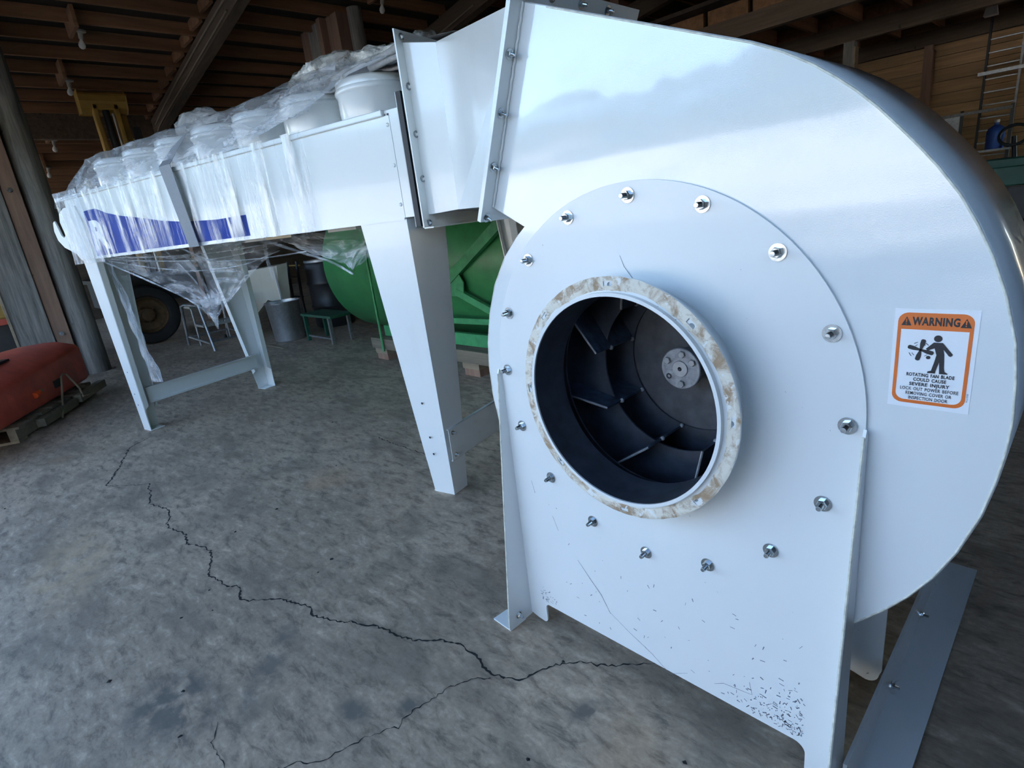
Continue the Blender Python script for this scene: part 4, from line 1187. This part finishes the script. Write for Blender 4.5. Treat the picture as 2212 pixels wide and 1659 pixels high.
# --- truck wheel behind the far leg
tk = empty('truck_wheel', (-9.5, .9, 0), 'large black truck tyre with a rusty steel hub behind the far legs', 'wheel')
o = obj('tyre', lathe([(.27, .04), (.30, .085), (.36, .10), (.42, .09), (.445, .05), (.45, 0), (.45, -.16), (.36, -.20), (.27, -.18)], (-9.5, .9, .45), (1, 0, 0), 56), 'tyre', tk); smooth(o)
o = obj('rim', lathe([(.285, .04), (.27, .05), (.25, .03), (.24, -.05), (.13, -.07), (.10, -.01), (0, -.01)], (-9.5, .9, .45), (1, 0, 0), 48), 'rust', tk); smooth(o)
o = obj('hub', lathe([(.085, -.03), (.085, .03), (.05, .05), (0, .05)], (-9.5, .9, .45), (1, 0, 0), 24), 'rust', tk); smooth(o)
for k in range(8):
    a = k * PI / 4
    obj('lug_nut', lathe([(.016, -.04), (.016, .01), (0, .012)], (-9.5, .9 + .115 * math.cos(a), .45 + .115 * math.sin(a)), (1, 0, 0), 6), 'rust', tk)
obj('axle_housing', tube([(-9.7, .9, .45), (-11.2, .9, .45)], .12, 14), 'plasticblack', tk)
obj('mudguard', box(-10.9, -9.35, .35, 1.75, 1.0, 1.06), 'plasticblack', tk)
obj('chassis_frame', box(-10.9, -9.8, .45, 1.7, .6, 1.0), 'plasticblack', tk)

# --- rolling step stand
sl = empty('step_stand', (-8.0, 1.35, 0), 'grey tubular steel step stand with serrated treads in front of the truck tyre', 'step ladder')
def tb(name, pts, r, par, mt='steel'):
    o = obj(name, tube(pts, r, 10), mt, par); smooth(o, 60); return o
tb('frame_tube', [(-8.5, 1.10, .0), (-8.42, 1.10, .30), (-8.36, 1.10, .57), (-8.25, 1.12, .60), (-7.75, 1.14, .60)], .018, sl)
tb('frame_tube', [(-7.42, 1.13, .0), (-7.55, 1.13, .40), (-7.62, 1.13, .62)], .018, sl)
tb('frame_tube', [(-8.5, 1.66, .0), (-8.42, 1.66, .30), (-8.36, 1.66, .57), (-8.25, 1.68, .60), (-7.75, 1.70, .60)], .018, sl)
tb('frame_tube', [(-7.42, 1.69, .0), (-7.55, 1.69, .40), (-7.62, 1.69, .62)], .018, sl)
for y in (1.12, 1.68): tb('cross_tube', [(-8.46, y, .12), (-7.48, y, .10)], .015, sl)
for x in (-8.44, -7.5): tb('cross_tube', [(x, 1.12, .12), (x, 1.68, .12)], .015, sl)
for y in (1.18, 1.6): tb('support_tube', [(-8.2, y, .0), (-8.2, y, .58)], .013, sl)
def tread(x0, x1, z):
    parts = [box(x0, x1, 1.12, 1.68, z - .05, z - .02)]
    for k in range(14):
        y0 = 1.125 + k * .04
        parts.append(box(x1 - .02, x1, y0, y0 + .022, z - .02, z))
    return join(*parts)
obj('tread', tread(-8.0, -7.62, .36), 'galv', sl); obj('tread', tread(-8.38, -8.02, .60), 'galv', sl)
for x, y in ((-8.36, 1.22), (-8.36, 1.58)):
    o = obj('caster', lathe([(0, -.012), (.03, -.012), (.03, .012), (0, .012)], (x, y, .03), (0, 1, 0), 16), 'plasticblack', sl)

# --- galvanised can and the chute above it
gc = empty('metal_can', (-6.95, 1.98, 0), 'open galvanised metal can standing on the floor behind the far leg', 'can')
o = obj('body', lathe([(.185, 0), (.195, .006), (.198, .03), (.222, .50), (.226, .505), (.230, .52), (.226, .53), (.218, .525), (.195, .03), (0, .02)], (-6.95, 1.98, 0), (0, 0, 1), 48), 'galv', gc); smooth(o)
o = obj('rim', lathe([(.222, .515), (.232, .515), (.234, .528), (.222, .532)], (-6.95, 1.98, 0), (0, 0, 1), 48, True), 'galv', gc); smooth(o)
ch = empty('chute', (-7.75, 2.25, 0), 'cream sheet metal chute leaning over the galvanised can', 'chute')
V = [(-8.35, 2.1, .25), (-7.75, 2.1, .50), (-7.30, 2.1, .47), (-7.15, 2.1, .99), (-8.3, 2.1, .93)]
V2 = [(x + .02, 2.24, z + .02) for x, _, z in V]
obj('shell', (V + V2, [(0, 1, 2, 3, 4), (9, 8, 7, 6, 5), (0, 5, 6, 1), (1, 6, 7, 2), (2, 7, 8, 3), (3, 8, 9, 4), (4, 9, 5, 0)]), 'cream', ch)
obj('edge_bar', bar((-7.22, 2.08, .98), (-7.2, 2.08, .42), .02, .02), 'letterwhite', ch)
for (x, y) in ((-8.1, 2.2), (-7.5, 2.2)): obj('leg', box(x - .02, x + .02, y - .02, y + .02, 0, .6), 'plasticblack', ch)

# --- black hand truck and black barrel
ht = empty('hand_truck', (-7.75, 2.7, 0), 'black steel hand truck standing between the chute and the barrel', 'hand truck')
for x in (-8.05, -7.72): tb('upright', [(x, 2.6, .0), (x, 2.6, .4), (x - .02, 2.65, .98)], .022, ht, 'plasticblack')
for z in (.15, .45, .75): tb('cross_bar', [(-8.05, 2.6 + .05 * z, z), (-7.72, 2.6 + .05 * z, z)], .014, ht, 'plasticblack')
tb('yellow_bar', [(-8.07, 2.66, .92), (-7.68, 2.66, .92)], .012, ht, 'yellow')
br = empty('barrel', (-7.28, 2.86, 0), 'black plastic barrel with raised hoops beside the green tank', 'barrel')
prof = [(0, 0), (.27, 0), (.29, .03), (.29, .28), (.305, .30), (.305, .33), (.29, .35), (.29, .62), (.305, .64), (.305, .67), (.29, .69), (.29, .92), (.26, .96), (0, .96)]
o = obj('body', lathe(prof, (-7.28, 2.86, 0), (0, 0, 1), 40), 'plasticblack', br); smooth(o, 50)
o = obj('lid_ring', lathe([(.26, .955), (.285, .955), (.285, .985), (.26, .985)], (-7.28, 2.86, 0), (0, 0, 1), 40, True), 'steel', br); smooth(o, 50)

# --- green bench
gb = empty('work_stool', (-6.1, 2.1, 0), 'low paint-worn green metal stool in front of the green tank', 'stool')
obj('seat', box(-6.55, -5.72, 2.02, 2.34, .335, .365), 'dkgreen', gb)
for x in (-6.5, -5.82):
    for y in (2.05, 2.31): obj('leg', box(x - .02, x + .02, y - .02, y + .02, 0, .335), 'dkgreen' if x < -6 else 'steel', gb)
obj('stretcher', box(-6.48, -5.84, 2.04, 2.06, .06, .08), 'steel', gb)

# --- green tank on its pallet
tank = empty('green_tank', (-3.9, 2.85, 0), 'large green horizontal tank in a green frame standing on a pallet', 'tank')
o = obj('shell', lathe([(0, -.02), (.25, -.015), (.6, .0), (.78, .05), (.82, .12), (.82, 3.3), (.78, 3.4), (0, 3.45)], (-5.75, 2.85, .93), (1, 0, 0), 72), 'green', tank); smooth(o, 30)
o = obj('hoop', lathe([(.82, 0), (.826, 0), (.826, .05), (.82, .05)], (-4.4, 2.85, .93), (1, 0, 0), 72, True), 'green', tank); smooth(o, 30)
def gbar(a, b_, w=.07, h=.05, nm='frame_bar'): return obj(nm, bar(a, b_, w, h), 'green2', tank)
gbar((-3.30, 2.0, .79), (-2.45, 2.0, 1.30), .05, .085)
gbar((-3.16, 2.0, .72), (-2.35, 2.0, .42), .04, .06)
gbar((-4.40, 2.02, .42), (-2.2, 2.02, .48), .03, .05)
gbar((-4.40, 1.97, .30), (-2.2, 1.97, .31), .04, .11)
obj('gusset_plate', prism([(-3.34, .68), (-3.06, .68), (-3.04, .80), (-3.12, .92), (-3.30, .86)], [], lambda u, v_, t: (u, t, v_), 1.985, 1.995), 'green2', tank)
tb('frame_post', [(-4.30, 1.84, .11), (-4.30, 1.84, 1.0), (-4.28, 1.86, 1.5)], .013, tank, 'green2')
obj('frame_upright', box(-4.16, -4.06, 1.98, 2.04, .23, 1.5), 'green2', tank)
obj('frame_upright', box(-2.45, -2.37, 1.98, 2.04, .23, 1.5), 'green2', tank)
p2 = empty('pallet', (-3.4, 2.6, 0), 'dark plank pallet on sawn wood blocks under the green tank', 'pallet')
for y0 in (1.86, 3.66): obj('deck_board', box(-4.55, -2.2, y0, y0 + .19, .125, .235), 'pallet', p2)
for x in (-4.42, -2.97):
    for k in range(2):
        y0 = (1.88, 3.68)[k]
        obj('block', box(x - .11, x + .11, y0, y0 + .16, .065, .125), 'pale', p2)
        obj('block', box(x - .10, x + .10, y0 + .01, y0 + .16, 0, .063), 'brownwood', p2)
wd = setp(obj('wood_offcut', box(-6.85, -6.35, 1.62, 1.68, 0, .012), 'pale'), 'flat pale wood offcut on the floor in front of the can', 'wood scrap')

# --- yellow mast rising behind the wrapped box
ymast = empty('yellow_mast', (-9.95, 1.25, 1.06), 'yellow steel mast with a hooded top rising behind the wrapped box', 'mast')
for y0 in (1.07, 1.34): bev(obj('channel', box(-9.97, -9.83, y0, y0 + .062, 1.06, 3.52), 'yellow', ymast), .008)
for y0 in (1.135, 1.30): bev(obj('inner_rail', box(-10.03, -9.99, y0, y0 + .035, 1.06, 3.4), 'yellow', ymast), .004)
bev(obj('cross_head', box(-9.99, -9.83, 1.07, 1.402, 3.45, 3.53), 'yellow', ymast), .01)
obj('side_panel', box(-10.40, -10.06, 1.42, 1.53, 2.3, 3.63), 'yellow', ymast)
def hood():
    pts = [(-.0, -.07), (.18, -.07), (.27, -.02), (.30, .07), (.29, .16), (.22, .22), (.0, .22)]
    return prism(pts, [], lambda u, v_, t: (-10.12 + u, t, 3.49 + v_), .945, 1.53)
o = obj('hood', hood(), 'yellow', ymast); bev(o, .015, 2)
o = obj('cylinder', tube([(-9.92, 1.24, 1.06), (-9.92, 1.24, 3.45)], .05, 16), 'plasticblack', ymast); smooth(o, 60)
o = obj('chain', tube([(-9.86, 1.31, 1.06), (-9.86, 1.31, 3.4)], .016, 8), 'galv', ymast); smooth(o, 60)
obj('lamp_bracket', box(-10.04, -9.94, 1.55, 1.64, 3.03, 3.23), 'plasticblack', ymast)

# --- against the plank back wall: ladder, shelf, lamp, drill, jug
ld = empty('extension_ladder', (-.69, 11.3, 0), 'aluminium extension ladder leaning on the plank back wall', 'ladder')
for x in (-.90, -.48): obj('rail', bar((x, 11.15, 0), (x, 11.55, 4.2), .03, .07, (0, 1, 0)), 'plasticblack' if x < -.6 else 'steel', ld)
for k in range(15):
    z = .35 + k * .19
    tb('rung', [(-.90, 11.15 + .095 * z, z), (-.48, 11.15 + .095 * z, z)], .014, ld, 'galv')
for z in (2.5,): obj('guide_bracket', box(-.98, -.40, 11.30, 11.34, z, z + .05), 'steel', ld)
rk = empty('storage_rack', (-.95, 10.9, 0), 'dark steel rack with a pale top rail in front of the ladder', 'rack')
for x in (-1.05, -.45): obj('upright', box(x - .02, x + .02, 10.8, 10.84, 0, 2.0), 'plasticblack', rk)
obj('top_rail', box(-1.45, -.45, 10.79, 10.83, 1.93, 1.97), 'hub', rk)
for z in (.9, 1.35): obj('shelf', box(-1.05, -.42, 10.78, 11.05, z, z + .03), 'steel', rk)
obj('back_sheet', box(-1.5, -1.06, 10.85, 10.86, 1.2, 1.93), 'steel', rk)
jg = empty('water_jug', (-.62, 10.92, 1.38), 'translucent blue water jug on the dark rack', 'jug')
o = obj('body', lathe([(0, 0), (.11, 0), (.115, .02), (.115, .10), (.108, .12), (.115, .14), (.115, .25), (.10, .30), (.03, .35), (.03, .38), (0, .38)], (-.62, 10.92, 1.381), (0, 0, 1), 24), 'bluejug', jg); smooth(o, 50)
o = obj('cap', lathe([(0, .38), (.034, .38), (.034, .42), (0, .42)], (-.62, 10.92, 1.381), (0, 0, 1), 16), 'letterwhite', jg); smooth(o, 50)
fx = empty('wall_lamp', (-.9, 11.2, 3.3), 'pale metal lamp box at the head of the ladder', 'lamp')
obj('housing', xf(box(-.06, .06, -.06, .06, 0, .16), lambda x, y, z: (-.88 + x * (1.4 - z * 3), 11.15 + y * (1.4 - z * 3), 3.30 + z)), 'letterwhite', fx)
obj('bracket', box(-.90, -.86, 11.10, 11.14, 3.46, 3.62), 'letterwhite', fx)
gm = empty('green_machine', (.3, 6.2, 0), 'dark green farm machine with stepped deck beyond the fan rim', 'machine')
bev(obj('upper_deck', box(-.18, 1.6, 6.0, 7.0, 1.18, 1.27), 'dkgreen', gm), .01)
bev(obj('side_rail', box(-.12, 1.6, 5.92, 6.0, 1.03, 1.2), 'dkgreen', gm), .01)
obj('underframe', box(-.05, 1.5, 6.05, 6.9, .35, 1.03), 'plasticblack', gm)
for x in (.3, 1.2):
    o = obj('wheel', lathe([(0, -.1), (.25, -.1), (.36, -.07), (.37, 0), (.36, .07), (.25, .1), (0, .1)], (x, 6.0, .37), (0, 1, 0), 32), 'tyre', gm); smooth(o)
sw = empty('steering_column', (.02, 6.4, 1.27), 'black hand wheel on a short column of the green machine', 'hand wheel')
tb('column', [(.05, 6.4, 1.27), (.03, 6.38, 1.46)], .02, sw, 'plasticblack')
o = obj('rim', tube([(.03 + .11 * math.cos(a * PI / 12), 6.37 + .05 * math.sin(a * PI / 12), 1.47 + .09 * math.sin(a * PI / 12)) for a in range(25)], .014, 8), 'plasticblack', sw); smooth(o, 60)
